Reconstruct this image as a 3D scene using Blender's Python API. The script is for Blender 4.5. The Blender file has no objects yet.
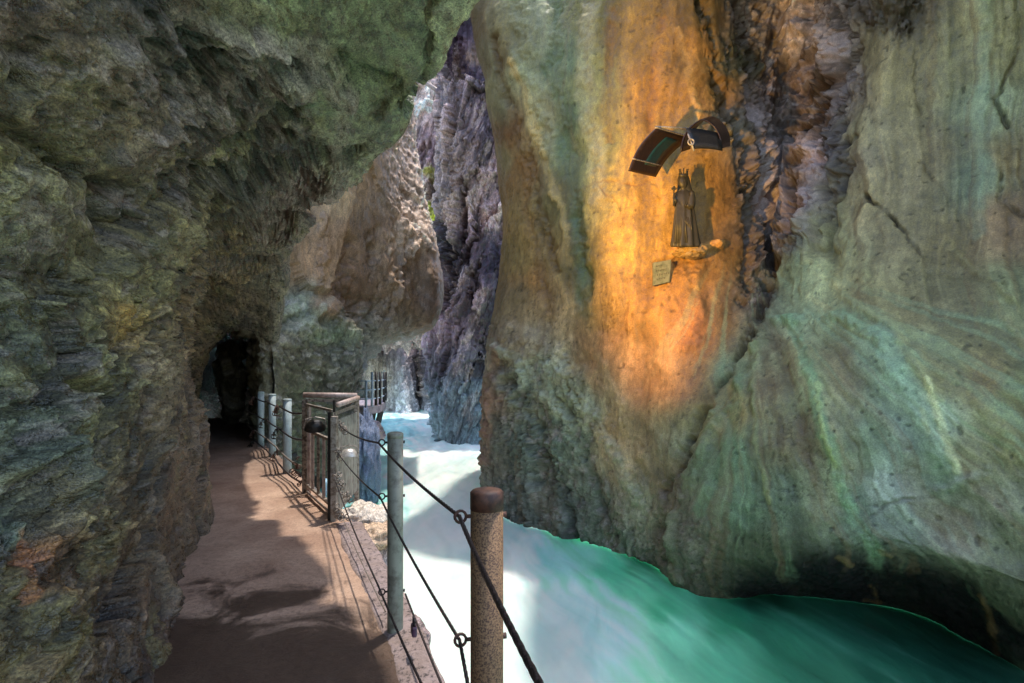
import bpy, bmesh, math, random
import numpy as np
from mathutils import Vector, Matrix
random.seed(7)
R = math.radians
F = 512.0; HX = 512.0; HY = 373.0; EYE = 1.5      # pinhole constants of the camera (18 mm on 36 mm)
WATER = -2.0
sc = bpy.context.scene
col = sc.collection

def P(px, py, Y):            # picture direction + distance ahead -> point in the place
    return ((px - HX) / F * Y, Y, EYE - (py - HY) / F * Y)
def proj(p):
    Y = np.maximum(p[..., 1], 0.05)
    return np.stack([HX + p[..., 0] / Y * F, HY - (p[..., 2] - EYE) / Y * F], -1)

# ------------------------------------------------------------------ noise
U = np.uint32
def _k(i, c): return np.asarray(i).astype(np.int32).view(U) * U(c)
def _fin(n):
    n = (n ^ (n >> U(13))) * U(1274126177)
    n = (n ^ (n >> U(16))) * U(2246822519)
    n ^= n >> U(15)
    n &= U(0xffff)
    return n.astype(np.float32) * np.float32(1/32767.5) - np.float32(1)
def _hash(i, j, k, s):
    return _fin(_k(i, 374761393) + _k(j, 668265263) + _k(k, 2147483647) + U((s * 1274126177) & 0xffffffff))
def vnoise(x, y, z, s=0):
    x = np.asarray(x, np.float32); y = np.asarray(y, np.float32); z = np.asarray(z, np.float32)
    xi = np.floor(x); yi = np.floor(y); zi = np.floor(z)
    fx = (x - xi); fy = (y - yi); fz = (z - zi)
    ux = fx*fx*fx*(fx*(fx*6-15)+10); uy = fy*fy*fy*(fy*(fy*6-15)+10); uz = fz*fz*fz*(fz*(fz*6-15)+10)
    S0 = U((s * 1274126177) & 0xffffffff)
    hx = (_k(xi, 374761393)+S0, _k(xi+1, 374761393)+S0); hy = (_k(yi, 668265263), _k(yi+1, 668265263)); hz = (_k(zi, 2147483647), _k(zi+1, 2147483647))
    def zl(a, b):
        h = hx[a]+hy[b]; n0 = _fin(h+hz[0]); return n0 + (_fin(h+hz[1])-n0)*uz
    a0 = zl(0, 0); a0 += (zl(0, 1)-a0)*uy
    a1 = zl(1, 0); a1 += (zl(1, 1)-a1)*uy
    return a0 + (a1-a0)*ux
def fbm(q, octv=4, s=0, gain=0.5, ridged=False):
    a = 1.0; t = 0; tot = 0
    c = 1.0
    for o in range(octv):
        n = vnoise(q[..., 0]*c + o*17.3, q[..., 1]*c - o*9.1, q[..., 2]*c + o*5.7, s+o)
        if ridged: n = 1 - 2*np.abs(n)**0.8
        t = t + n*a; tot += a; a *= gain; c *= 2.03
        if o == 0: q = q @ ROT
    return t / tot
def _rot(a, b, c):
    return np.array((Matrix.Rotation(a, 3, 'X') @ Matrix.Rotation(b, 3, 'Y') @ Matrix.Rotation(c, 3, 'Z'))).astype(np.float32)
ROT = _rot(.6, .9, .4)
def cells(q, s=0):           # faceted blocks: value and edge distance of a jittered cell grid
    xi = np.floor(q); best = np.full(q.shape[:-1], 9e9, np.float32); sec = best.copy(); val = np.zeros_like(best)
    tilt = np.zeros(q.shape, np.float32)
    for a in (-1, 0, 1):
        for b in (-1, 0, 1):
            for c in (-1, 0, 1):
                X = xi + np.array([a, b, c])
                h = [_hash(X[..., 0], X[..., 1], X[..., 2], s+m) for m in range(4)]
                d = np.stack([X[..., 0]+.5+.45*h[0]-q[..., 0], X[..., 1]+.5+.45*h[1]-q[..., 1], X[..., 2]+.5+.45*h[2]-q[..., 2]], -1)
                dd = (d*d).sum(-1)
                m = dd < best
                sec = np.where(m, best, np.minimum(sec, dd)); best = np.where(m, dd, best)
                v = .7*h[3] + 1.7*(d[..., 0]*h[1] + d[..., 1]*h[2] + d[..., 2]*h[0])
                val = np.where(m, v, val)
    return val, np.sqrt(sec) - np.sqrt(best)

def lin(c):
    c = np.asarray(c, float) / 255.0
    return np.where(c <= .04045, c/12.92, ((c+.055)/1.055)**2.4)

# ------------------------------------------------------------------ rock sheets
def crw(n, m, dens):
    d = np.concatenate([[0], np.cumsum(dens)]); t = np.interp(np.linspace(0, d[-1], m), d, np.arange(n))
    W = np.zeros((m, n))
    for r, tt in enumerate(t):
        i = min(int(tt), n-2); f = tt-i
        w = [-.5*f+f*f-.5*f**3, 1-2.5*f*f+1.5*f**3, .5*f+2*f*f-1.5*f**3, -.5*f*f+.5*f**3]
        for k, ww in zip((i-1, i, i+1, i+2), w):
            W[r, min(max(k, 0), n-1)] += ww
    return W
def mesh_from(name, V, faces_q, mat, colr=None, smooth=True):
    me = bpy.data.meshes.new(name)
    nv = len(V); nf = len(faces_q)
    me.vertices.add(nv); me.vertices.foreach_set('co', V.astype(np.float32).ravel())
    me.loops.add(nf*4); me.loops.foreach_set('vertex_index', faces_q.astype(np.int32).ravel())
    me.polygons.add(nf); me.polygons.foreach_set('loop_start', np.arange(nf, dtype=np.int32)*4)
    me.polygons.foreach_set('loop_total', np.full(nf, 4, np.int32))
    me.polygons.foreach_set('use_smooth', np.full(nf, smooth, bool))
    if colr is not None:
        a = me.color_attributes.new('Col', 'FLOAT_COLOR', 'POINT')
        a.data.foreach_set('color', colr.astype(np.float32).ravel())
    me.update(); me.validate()
    me.materials.append(mat)
    o = bpy.data.objects.new(name, me); col.objects.link(o)
    return o
def grid_faces(nu, nv, flip=False):
    i = np.arange(nu-1)[:, None]*nv + np.arange(nv-1)[None, :]
    f = np.stack([i, i+1, i+nv+1, i+nv], -1).reshape(-1, 4)
    return f[:, ::-1] if flip else f

SURF = {}
def rock(name, ctrl, nu, nv, mat, paint, strokes=(), disp=None, warp=14, flow=None, toward=(0, 0, EYE), lmul=1.0, power=4.6, sat=1.0):
    C = np.array(ctrl, float)                              # A x B x 3
    A, B = C.shape[:2]
    pc = proj(C)
    du = np.clip(np.linalg.norm(np.diff(pc, axis=0), axis=-1).mean(1), 20, 220)
    dv = np.clip(np.linalg.norm(np.diff(pc, axis=1), axis=-1).mean(0), 20, 220)
    Wu, Wv = crw(A, nu, du), crw(B, nv, dv)
    S = np.einsum('ua,abk,vb->uvk', Wu, C, Wv).astype(np.float32)
    px = proj(S)
    gu = np.gradient(S, axis=0); gv = np.gradient(S, axis=1)
    N = np.cross(gu, gv); N /= np.linalg.norm(N, axis=-1, keepdims=True) + 1e-9
    tow = np.array(toward, np.float32) - S
    flip = (N*tow).sum(-1).mean() < 0
    if flip: N = -N
    N = N.astype(np.float32)
    # warped picture-plane coordinates used only to place stains, cracks and painted shade on the surface
    w1 = fbm(S*1.3, 4, 31); w2 = fbm(S*1.3+7.7, 4, 57)
    w3 = fbm(S*2.6+11, 4, 91, .6)*1.6
    wx = px[..., 0] + warp*w1*2; wy = px[..., 1] + warp*w2*2
    pa = np.array(paint, np.float32)
    num = np.zeros(S.shape[:2]+(4,), np.float32); den = np.zeros(S.shape[:2], np.float32)
    for row in pa:
        d2 = (wx-row[0])**2 + (wy-row[1])**2
        w = 1.0 / (d2 + 250.0)**(power/2)
        val = np.concatenate([lin(row[2:5]), [row[5] if len(row) > 5 else 1.0]]).astype(np.float32)
        num += w[..., None]*val; den += w
    cr = num/den[..., None]
    base = cr[..., :3]; rough = cr[..., 3]
    D = disp(S, px, rough, w1, w2)
    if isinstance(D, tuple):
        ov = D[2:]; D, cm = D[0], D[1]
        base = base*(cm[..., None] if cm.ndim == 2 else cm)
        for k_, c_ in zip(ov[0::2], ov[1::2]): base = base*(1-k_[..., None]) + lin(c_)*k_[..., None]
    wf1 = fbm(S*9, 3, 131, .6); wf2 = fbm(S*9+4, 3, 137, .6)
    for pts, wid, dep, colr, alpha in strokes:
        pts = np.array(pts, float)
        m = (px[..., 0] > pts[:, 0].min()-wid*3-30) & (px[..., 0] < pts[:, 0].max()+wid*3+30) & (px[..., 1] > pts[:, 1].min()-wid*3-30) & (px[..., 1] < pts[:, 1].max()+wid*3+30)
        if not m.any(): continue
        sw = min(1.0, wid/9.0)*.7+.5
        x = px[..., 0][m] + warp*w1[m]*sw + 3.2*wf1[m]; y = px[..., 1][m] + warp*w2[m]*sw + 3.2*wf2[m]
        dist = np.full(x.shape, 1e9)
        for a, b in zip(pts[:-1], pts[1:]):
            ab = b-a; t = np.clip(((x-a[0])*ab[0]+(y-a[1])*ab[1])/(ab@ab+1e-9), 0, 1)
            dist = np.minimum(dist, np.hypot(x-a[0]-t*ab[0], y-a[1]-t*ab[1]))
        br = np.clip(.5+1.15*w3[m], 0, 1.25) if wid < 14 else 1.0
        g = np.exp(-(dist/wid)**2.0)*br
        if dep: 
            dd = D[m]; D[m] = dd + dep*g
        if colr is not None:
            bm_ = base[m]; k = np.clip(np.exp(-(dist/wid)**5)*alpha*(.45+.55*br), 0, 1)[:, None]
            base[m] = bm_*(1-k) + lin(colr)*k
    V = S + N*D[..., None]
    lum = (base @ np.array([.3, .59, .11]))[..., None]; base = lum + (base-lum)*sat
    rgba = np.concatenate([np.clip(base*np.array(lmul), .004, .85), np.clip(rough, 0, 2)[..., None]], -1)
    o = mesh_from(name, V.reshape(-1, 3), grid_faces(nu, nv, flip), mat, rgba.reshape(-1, 4))
    o['kind'] = 'structure'
    SURF[name] = V
    return o
def surf_Y(name, px, py):
    V = SURF[name]; q = proj(V); d = (q[..., 0]-px)**2 + (q[..., 1]-py)**2 + (V[..., 1] < .1)*1e9
    k = np.argsort(d.ravel())[:6]
    return float(V.reshape(-1, 3)[k, 1].min())

# ------------------------------------------------------------------ materials
def nt(name):
    m = bpy.data.materials.new(name); m.use_nodes = True; t = m.node_tree
    b = t.nodes['Principled BSDF']
    return m, t, b
def mapping(t, scale=(1, 1, 1), rot=(0, 0, 0)):
    tc = t.nodes.new('ShaderNodeTexCoord'); mp = t.nodes.new('ShaderNodeMapping')
    t.links.new(tc.outputs['Object'], mp.inputs[0]); mp.inputs['Scale'].default_value = scale; mp.inputs['Rotation'].default_value = rot
    return mp.outputs[0]
def noise(t, vec, scale, detail=6, rough=.6, dist=0):
    n = t.nodes.new('ShaderNodeTexNoise'); t.links.new(vec, n.inputs['Vector'])
    n.inputs['Scale'].default_value = scale; n.inputs['Detail'].default_value = detail
    n.inputs['Roughness'].default_value = rough; n.inputs['Distortion'].default_value = dist
    return n.outputs['Fac']
def ramp(t, fac, stops):
    r = t.nodes.new('ShaderNodeValToRGB'); t.links.new(fac, r.inputs[0])
    e = r.color_ramp.elements
    while len(e) < len(stops): e.new(.5)
    for k, (p, c) in enumerate(stops):
        e[k].position = p; e[k].color = (c, c, c, 1) if isinstance(c, (int, float)) else (*c, 1)
    return r.outputs[0]
def mix(t, kind, fac, a, b):
    n = t.nodes.new('ShaderNodeMix'); n.data_type = 'RGBA'; n.blend_type = kind
    for s, v in ((n.inputs[0], fac), (n.inputs[6], a), (n.inputs[7], b)):
        if hasattr(v, 'is_linked'): t.links.new(v, s)
        else: s.default_value = v if s.name == 'Factor' else (*v, 1)
    return n.outputs[2]
def bump(t, h, strength, dist, prev=None):
    n = t.nodes.new('ShaderNodeBump'); t.links.new(h, n.inputs['Height'])
    n.inputs['Strength'].default_value = strength; n.inputs['Distance'].default_value = dist
    if prev is not None: t.links.new(prev, n.inputs['Normal'])
    return n.outputs[0]
def voro(t, vec, scale, feature='F1', rnd=1.0):
    n = t.nodes.new('ShaderNodeTexVoronoi'); n.feature = feature; t.links.new(vec, n.inputs['Vector']); n.inputs['Scale'].default_value = scale; n.inputs['Randomness'].default_value = rnd
    return n
def rock_mat(name, bump_s=.6, bscale=1.0, wet=.5, stretch=(1, 1, 1), rot=(0, 0, 0), grain=.5, spec=.5, rlo=.35, rhi=.85):
    m, t, b = nt(name)
    at = t.nodes.new('ShaderNodeAttribute'); at.attribute_name = 'Col'
    iso = mapping(t); an = mapping(t, stretch, rot)
    n2 = noise(t, an, 11*bscale, 4, .74, 0); n3 = noise(t, iso, 60*bscale, 3, .75)
    c = mix(t, 'MULTIPLY', grain, at.outputs['Color'], ramp(t, n2, [(.38, .55), (.5, 1.0), (.62, 1.6)]))
    c = mix(t, 'MULTIPLY', grain, c, ramp(t, n3, [(.38, .45), (.5, 1.0), (.64, 1.7)]))
    t.links.new(c, b.inputs['Base Color'])
    t.links.new(ramp(t, n2, [(.44, rlo), (.54, rhi)]), b.inputs['Roughness'])
    b.inputs['Specular IOR Level'].default_value = spec
    t.links.new(bump(t, n3, bump_s*.8, .012, bump(t, n2, bump_s, .05)), b.inputs['Normal'])
    return m
M = {}
M['cave'] = rock_mat('rough_cave_rock', .75, 1.3, .75, (1, .6, 1.5), (0, R(35), 0), .8, .9, .22, .8)
M['wallR'] = rock_mat('polished_gorge_rock', .35, .9, .35, (1.3, 1.3, .8), (0, 0, 0), .32, .45, .5, .85)
M['far'] = rock_mat('far_gorge_rock', .8, .5, .4, (1.2, 1.2, .7), (0, 0, 0), .8, .5, .4, .85)
M['slab'] = rock_mat('brown_cliff_rock', .5, .6, .5, (1.3, 1.3, .6), (0, R(30), 0), .5, .5, .4, .85)

# ------------------------------------------------------------------ CAVE WALL AND OVERHANG (left)
def ring(Y, w, xe, ze, bulge=0.0, top=0.0, Yc=0.0):
    r = [(-w+.25, Y, -.35), (-w, Y, .15), (-w-.08, Y, .8), (-w-.22+bulge, Y, 1.5), (-w-.18+bulge, Y, 2.2),
         (-w+.12+bulge*.5, Y, 2.9+top*.3)]
    x5, z5 = r[-1][0], r[-1][2]
    for k in (.3, .65, 1.0):
        f = k
        r.append((x5+(xe-x5)*f, Y, z5+(ze-z5)*math.sin(f*math.pi/2)**.9))
    r += [(xe+.06, Y+.1+Yc, ze+.45), (xe-.35, Y+.35+Yc, ze+1.3), (xe-1.6, Y+.7+Yc, ze+2.6)]
    return r
cave_ctrl = [
    ring(-2.2, 1.35, 1.0, 4.6), ring(-.6, 1.35, .8, 4.4), ring(.8, 1.42, .5, 4.2), ring(1.8, 1.58, .25, 4.0), ring(2.6, 1.86, .02, 3.9, .03),
    ring(3.2, 2.12, -.20, 3.84, .05), ring(3.8, 2.45, -.54, 3.77), ring(4.3, 2.74, -.94, 3.56), ring(5.2, 3.22, -1.69, 3.50), ring(6.8, 4.22, -2.93, 3.32), ring(8.2, 5.1, -3.65, 3.2),
    ring(9.5, 5.98, -4.25, 3.12),
    [(-6.6, 11, -.35), (-6.8, 11, .15), (-6.8, 11, .7), (-6.75, 11, 1.2), (-6.62, 11, 1.7), (-6.38, 11, 2.1), (-6.0, 11, 2.35), (-5.6, 11, 2.35), (-5.15, 11, 2.15), (-5.0, 11.1, 2.6), (-5.3, 11.4, 3.6), (-6.6, 11.7, 4.8)],
    [(-9.6, 14, -.6), (-9.7, 14, .15), (-9.7, 14, .8), (-9.6, 14, 1.5), (-9.4, 14, 2.3), (-9.0, 14, 2.9), (-8.2, 14, 3.2), (-7.4, 14, 3.2), (-6.5, 14, 3.0), (-6.2, 14, 3.3), (-6.4, 14, 3.9), (-8, 14, 4.8)],
]
cave_paint = [  # px, py, target colour (sRGB), roughness of relief
    (20, 30, 78, 70, 60, 1.0), (70, 60, 84, 78, 64, 1.1), (130, 30, 80, 78, 66, 1), (20, 110, 84, 84, 62, 1), (70, 130, 76, 74, 54, 1.2), (130, 110, 88, 84, 66, 1.2), (200, 10, 92, 88, 72, .7),
    (170, 30, 74, 76, 72, 1.2), (200, 60, 70, 76, 74, 1.4), (250, 20, 104, 112, 88, .5), (300, 20, 100, 118, 94, .4), (350, 40, 98, 118, 94, .35), (400, 40, 108, 128, 106, .35), (440, 20, 126, 142, 120, .3), (370, 90, 90, 108, 84, .45), (330, 100, 88, 112, 92, .6), (350, 150, 100, 112, 96, .8), (300, 60, 92, 112, 90, .7),
    (260, 50, 96, 98, 94, 1.5), (300, 70, 110, 108, 110, 1.4), (220, 100, 88, 84, 80, 1.6), (260, 110, 90, 86, 82, 1.6), (300, 130, 86, 90, 74, 1.2), (240, 150, 82, 86, 64, 1.4), (190, 140, 84, 78, 62, 1.5), (160, 90, 94, 88, 80, 1.5),
    (280, 170, 84, 84, 84, 1.7), (250, 190, 78, 82, 78, 1.6), (310, 190, 104, 100, 104, 1.4), (220, 210, 88, 86, 62, 1.2), (270, 220, 90, 90, 88, 1.3), (240, 260, 96, 88, 62, 1), (270, 290, 92, 92, 84, 1.1), (230, 300, 92, 80, 62, 1), (240, 325, 62, 62, 60, 1),
    (20, 180, 98, 100, 68, 1), (60, 200, 96, 98, 72, 1), (110, 190, 84, 84, 58, 1.2), (150, 200, 88, 86, 62, 1.3), (190, 240, 94, 90, 68, 1.2), (30, 250, 86, 92, 68, 1), (80, 270, 90, 92, 64, 1.1), (130, 280, 92, 94, 64, 1.1), (170, 300, 96, 92, 68, 1), (200, 330, 92, 84, 64, 1), (120, 310, 120, 104, 50, 1),
    (20, 330, 72, 82, 66, 1.1), (70, 340, 78, 84, 62, 1.1), (110, 370, 84, 88, 58, 1), (150, 360, 94, 90, 74, 1), (190, 390, 84, 74, 60, .9), (20, 420, 66, 78, 66, 1.1), (70, 430, 74, 78, 52, 1), (120, 440, 80, 76, 50, 1), (160, 440, 92, 84, 66, 1), (190, 460, 76, 64, 50, .9),
    (15, 540, 76, 98, 90, 1), (35, 560, 112, 76, 34, 1), (70, 520, 72, 70, 48, 1), (120, 520, 76, 70, 50, 1), (170, 540, 72, 62, 46, .9), (20, 620, 68, 64, 42, 1), (70, 620, 74, 68, 40, .9), (120, 630, 66, 56, 42, .9), (160, 620, 56, 44, 34, .8), (60, 670, 68, 58, 36, .9), (140, 670, 44, 34, 27, .8), (190, 590, 50, 40, 32, .8),
    (-150, 200, 80, 80, 60, 1), (-150, 500, 70, 68, 48, 1), (500, -60, 110, 130, 110, .4), (200, -100, 90, 90, 75, .8),
]
tun = []
for y, cx, sc_ in ((10.75, -5.9, 1.2), (12, -6.6, 1.1), (13.5, -7.5, 1.05), (15, -8.5, 1.0), (17, -10.6, .95), (19, -13, .8), (19.6, -13.6, .02)):
    tun.append([(cx+dx*sc_, y, z*sc_-(0 if sc_ > .5 else -1)) for dx, z in ((-.75, -.4), (-.85, .1), (-.85, 1.1), (-.7, 1.8), (-.3, 2.25), (.1, 2.3), (.5, 2.0), (.72, 1.3), (.75, .1), (.7, -.4))])
G1 = (150, 146, 152); DK = (42, 42, 40); GR = (88, 128, 100)
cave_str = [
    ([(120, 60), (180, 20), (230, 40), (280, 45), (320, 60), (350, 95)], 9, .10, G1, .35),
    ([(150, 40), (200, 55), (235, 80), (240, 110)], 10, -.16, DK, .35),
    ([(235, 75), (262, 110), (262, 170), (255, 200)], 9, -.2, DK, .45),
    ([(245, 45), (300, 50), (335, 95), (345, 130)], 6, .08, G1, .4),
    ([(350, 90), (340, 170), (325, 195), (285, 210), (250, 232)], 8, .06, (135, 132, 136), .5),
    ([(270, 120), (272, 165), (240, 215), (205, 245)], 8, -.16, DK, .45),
    ([(130, 160), (165, 135), (210, 115), (240, 100)], 9, .12, (125, 118, 124), .35),
    ([(120, 190), (160, 195), (195, 165)], 8, -.15, DK, .4),
    ([(0, 130), (50, 150), (110, 190), (130, 240)], 10, -.12, (50, 50, 32), .4),
    ([(20, 60), (40, 70), (36, 95)], 8, -.12, DK, .5),
    ([(15, 150), (30, 190), (20, 215)], 7, .05, (128, 134, 84), .5),
    ([(60, 165), (75, 220), (65, 250)], 5, .03, (120, 122, 84), .4),
    ([(112, 300), (122, 325)], 6, .04, (150, 124, 50), .7),
    ([(30, 535), (34, 570), (24, 600)], 6, .0, (135, 80, 28), .75),
    ([(150, 250), (158, 340), (150, 430), (160, 520), (170, 610)], 5, .08, (116, 108, 88), .35),
    ([(130, 330), (125, 420), (115, 520)], 7, -.1, (48, 46, 36), .35),
    ([(178, 270), (185, 350), (178, 450), (186, 540)], 4, .06, (112, 104, 90), .4),
    ([(60, 380), (100, 400), (90, 470), (110, 540)], 9, -.12, (44, 48, 40), .35),
    ([(0, 300), (60, 290), (110, 260), (170, 220)], 8, .1, (104, 110, 84), .3),
    ([(0, 470), (40, 450), (60, 500)], 10, .12, (76, 96, 90), .4),
    ([(205, 340), (202, 420), (204, 470)], 4, .05, (96, 84, 70), .4),
    ([(385, 95), (372, 120), (360, 150)], 6, -.08, (58, 60, 42), .4),
    ([(440, 10), (462, 5), (455, 35)], 7, 0, (150, 170, 150), .4),
]
def lines(q, s, w, octv=4):                                # thin wandering cracks: where a noise crosses zero
    return np.exp(-(fbm(q, octv, s, .55)/w)**2)
def cave_disp(S, px, rough, w1, w2):
    q = (S @ _rot(.2, .65, .1))*np.array([1, .8, 1.5], np.float32)
    ws = np.stack([w1, w2, fbm(S*1.1+3, 3, 77)], -1)
    wq = q + .3*ws
    big = fbm(S*.55, 3, 5)
    rid = fbm(wq*1.3, 6, 11, .6, True)
    wob = np.stack([fbm(S*4, 4, 9, .65), fbm(S*4+5, 4, 10, .65), fbm(S*4+9, 4, 12, .65)], -1)
    cv, ce = cells(wq*1.7 + .12*wob, 3)
    cv2, ce2 = cells(wq*4.6 + .25*wob, 13)
    cv3, ce3 = cells(wq*12 + .5*wob, 23)
    fine = fbm(q*9, 5, 21, .7, True)
    zone = np.clip(.62 + 1.5*fbm(S*np.array([.8, .5, .9], np.float32)+41, 3, 97), .12, 1.35)
    c0, e0 = cells(wq*.62 + .10*wob, 63)
    amp = rough*zone*np.clip(.45 + S[..., 1]*.13, .5, 1.2)
    D = big*.14 + c0*.11*np.clip(rough, .3, 1.3) - .05*np.exp(-e0*22) + amp*(rid*.055 + cv*.06 - .02*np.exp(-ce*30) + cv2*.028 - .012*np.exp(-ce2*26) + cv3*.017 - .006*np.exp(-ce3*20) + fine*.03)
    cr = np.maximum(lines(wq*1.6, 33, .035), lines(wq*4.2+3, 35, .04)*.8)
    patch = fbm(q*2.2, 5, 37, .65)
    cm = np.exp(.30*cv2*zone + .42*cv3*zone + .12*c0 + .85*fbm(q*16, 3, 39, .7)*np.clip(rough, .4, 1) + .6*patch*np.clip(rough, .5, 1) + .4*fine*np.clip(rough, .3, 1))*(1-.6*cr)*(1-.35*np.exp(-ce2*30))
    D = (D - .03*cr*amp)*(1-.6*np.clip((S[..., 1]-7.6)/2, 0, 1))
    g = fbm(wq*np.array([6, 6, 9], np.float32), 5, 45, .68) + .35*fine
    glint = np.clip((g-.27)*12, 0, 1)*np.clip(rough-.7, .16, 1)*.85
    mos = np.clip((fbm(q*3.1+8, 5, 49, .62)-.2)*8, 0, 1)*.35
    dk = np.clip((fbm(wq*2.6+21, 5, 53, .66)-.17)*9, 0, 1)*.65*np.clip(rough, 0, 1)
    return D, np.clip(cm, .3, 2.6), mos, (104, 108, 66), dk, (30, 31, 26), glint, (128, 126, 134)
rock('tunnel', tun, 120, 160, M['cave'], [(230, 380, 26, 24, 20, .6), (-100, 380, 20, 18, 16, .6)], (), lambda S, px, rough, w1, w2: fbm(S*1.5, 4, 5)*.12, warp=5, toward=(-5.9, 9, 1.2))  # tunnel darkness put into a near-black rock colour
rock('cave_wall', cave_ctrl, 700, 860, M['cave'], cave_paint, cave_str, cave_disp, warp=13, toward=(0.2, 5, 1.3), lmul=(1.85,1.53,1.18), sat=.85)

# ------------------------------------------------------------------ GORGE WALL (right), one continuous cliff
def colm(pts): return [P(*p) for p in pts]
# columns: 9 points from high above to below the waterline
wallR_ctrl = [  # unseen tops towards the right raised and leaned out to block the sun
    colm([(560, -45, 21), (540, -25, 21), (525, 60, 21), (525, 160, 21), (520, 250, 21), (512, 330, 22), (510, 390, 22), (508, 440, 22), (508, 500, 22)]),
    colm([(520, -45, 16), (500, -25, 16), (490, 50, 16), (500, 150, 16), (503, 240, 16), (498, 330, 17), (492, 385, 17), (490, 440, 17.5), (492, 520, 17.5)]),
    colm([(480, -45, 13.4), (464, -25, 13.4), (471, 30, 13.3), (498, 150, 13.6), (502, 230, 13.6), (491, 325, 13.8), (484, 395, 13.9), (482, 455, 13.7), (484, 530, 13.5)]),
    colm([(520, -45, 12.4), (500, -25, 12.4), (497, 30, 12.2), (515, 150, 12.4), (518, 230, 12.4), (507, 330, 12.3), (500, 400, 12.5), (498, 470, 12.5), (500, 560, 12.3)]),
    colm([(545, -45, 11.9), (535, -25, 11.8), (535, 30, 11.5), (540, 150, 11.6), (545, 240, 11.4), (548, 330, 11.1), (545, 400, 11.3), (545, 470, 11.3), (550, 580, 10.9)]),
    colm([(590, -45, 11.4), (582, -25, 11.2), (580, 30, 10.8), (580, 150, 10.7), (585, 240, 10.4), (595, 330, 10.1), (600, 410, 10.2), (600, 490, 10.2), (600, 600, 10.0)]),
    colm([(640, -330, 8.24), (636, -90, 9.79), (635, 30, 10.3), (640, 150, 10.1), (640, 240, 9.8), (645, 320, 9.4), (650, 410, 9.35), (648, 500, 9.35), (646, 610, 9.3)]),
    colm([(690, -330, 8.08), (690, -90, 9.59), (690, 30, 10.1), (700, 150, 9.95), (695, 240, 9.65), (690, 320, 9.2), (672, 410, 8.9), (664, 500, 8.75), (656, 620, 8.9)]),
    colm([(726, -330, 8.40), (728, -90, 9.97), (722, 30, 10.5), (742, 150, 10.3), (746, 240, 10.0), (742, 320, 9.2), (716, 410, 8.2), (690, 500, 7.9), (676, 615, 8.3)]),
    colm([(765, -330, 7.66), (768, -90, 10.79), (765, 30, 11.6), (778, 150, 11.2), (774, 240, 10.3), (772, 315, 8.9), (758, 400, 7.6), (735, 500, 7.3), (716, 612, 8.2)]),
    colm([(820, -330, 7.19), (822, -90, 10.14), (820, 30, 10.9), (815, 150, 10.3), (812, 240, 9.3), (815, 315, 8.0), (805, 400, 7.1), (790, 500, 6.8), (790, 602, 8.6)]),
    colm([(880, -520, 5.87), (876, -110, 8.28), (868, 30, 8.9), (862, 150, 8.7), (862, 240, 8.2), (870, 320, 7.2), (868, 410, 6.5), (862, 500, 6.35), (860, 622, 8.6)]),
    colm([(940, -520, 5.41), (935, -110, 7.63), (930, 30, 8.2), (930, 150, 8.0), (930, 240, 7.5), (935, 330, 6.6), (935, 420, 6.05), (935, 520, 5.95), (925, 650, 8.2)]),
    colm([(1010, -520, 5.02), (1005, -110, 7.07), (1000, 30, 7.6), (1000, 150, 7.4), (1000, 240, 7.0), (1005, 330, 6.2), (1010, 430, 5.6), (1010, 550, 5.45), (1000, 720, 7.2)]),
    colm([(1110, -520, 4.62), (1105, -110, 6.51), (1100, 30, 7.0), (1100, 150, 6.8), (1100, 240, 6.4), (1110, 330, 5.7), (1120, 430, 5.1), (1120, 580, 4.9), (1110, 800, 6.0)]),
    colm([(1300, -520, 3.96), (1300, -110, 5.58), (1300, 30, 6.0), (1300, 150, 5.8), (1300, 240, 5.5), (1300, 330, 5.0), (1310, 430, 4.5), (1320, 620, 4.3), (1300, 900, 4.8)]),
    colm([(2100, -520, 2.31), (2100, -110, 3.26), (2100, 30, 3.5), (2100, 150, 3.4), (2100, 240, 3.3), (2100, 330, 3.0), (2100, 500, 2.8), (2100, 800, 2.8), (2100, 1400, 3)]),
]
UC = {10: (795, 574, 6.95), 11: (862, 563, 6.45), 12: (935, 574, 6.0), 13: (1008, 598, 5.45), 14: (1120, 660, 4.9), 9: (730, 578, 7.6)}
for i_, c_ in enumerate(wallR_ctrl):
    if i_ in UC: n_ = P(*UC[i_])
    else: n_ = tuple((a_+b_)/2 for a_, b_ in zip(c_[7], c_[8]))
    c_.insert(8, n_)
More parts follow.
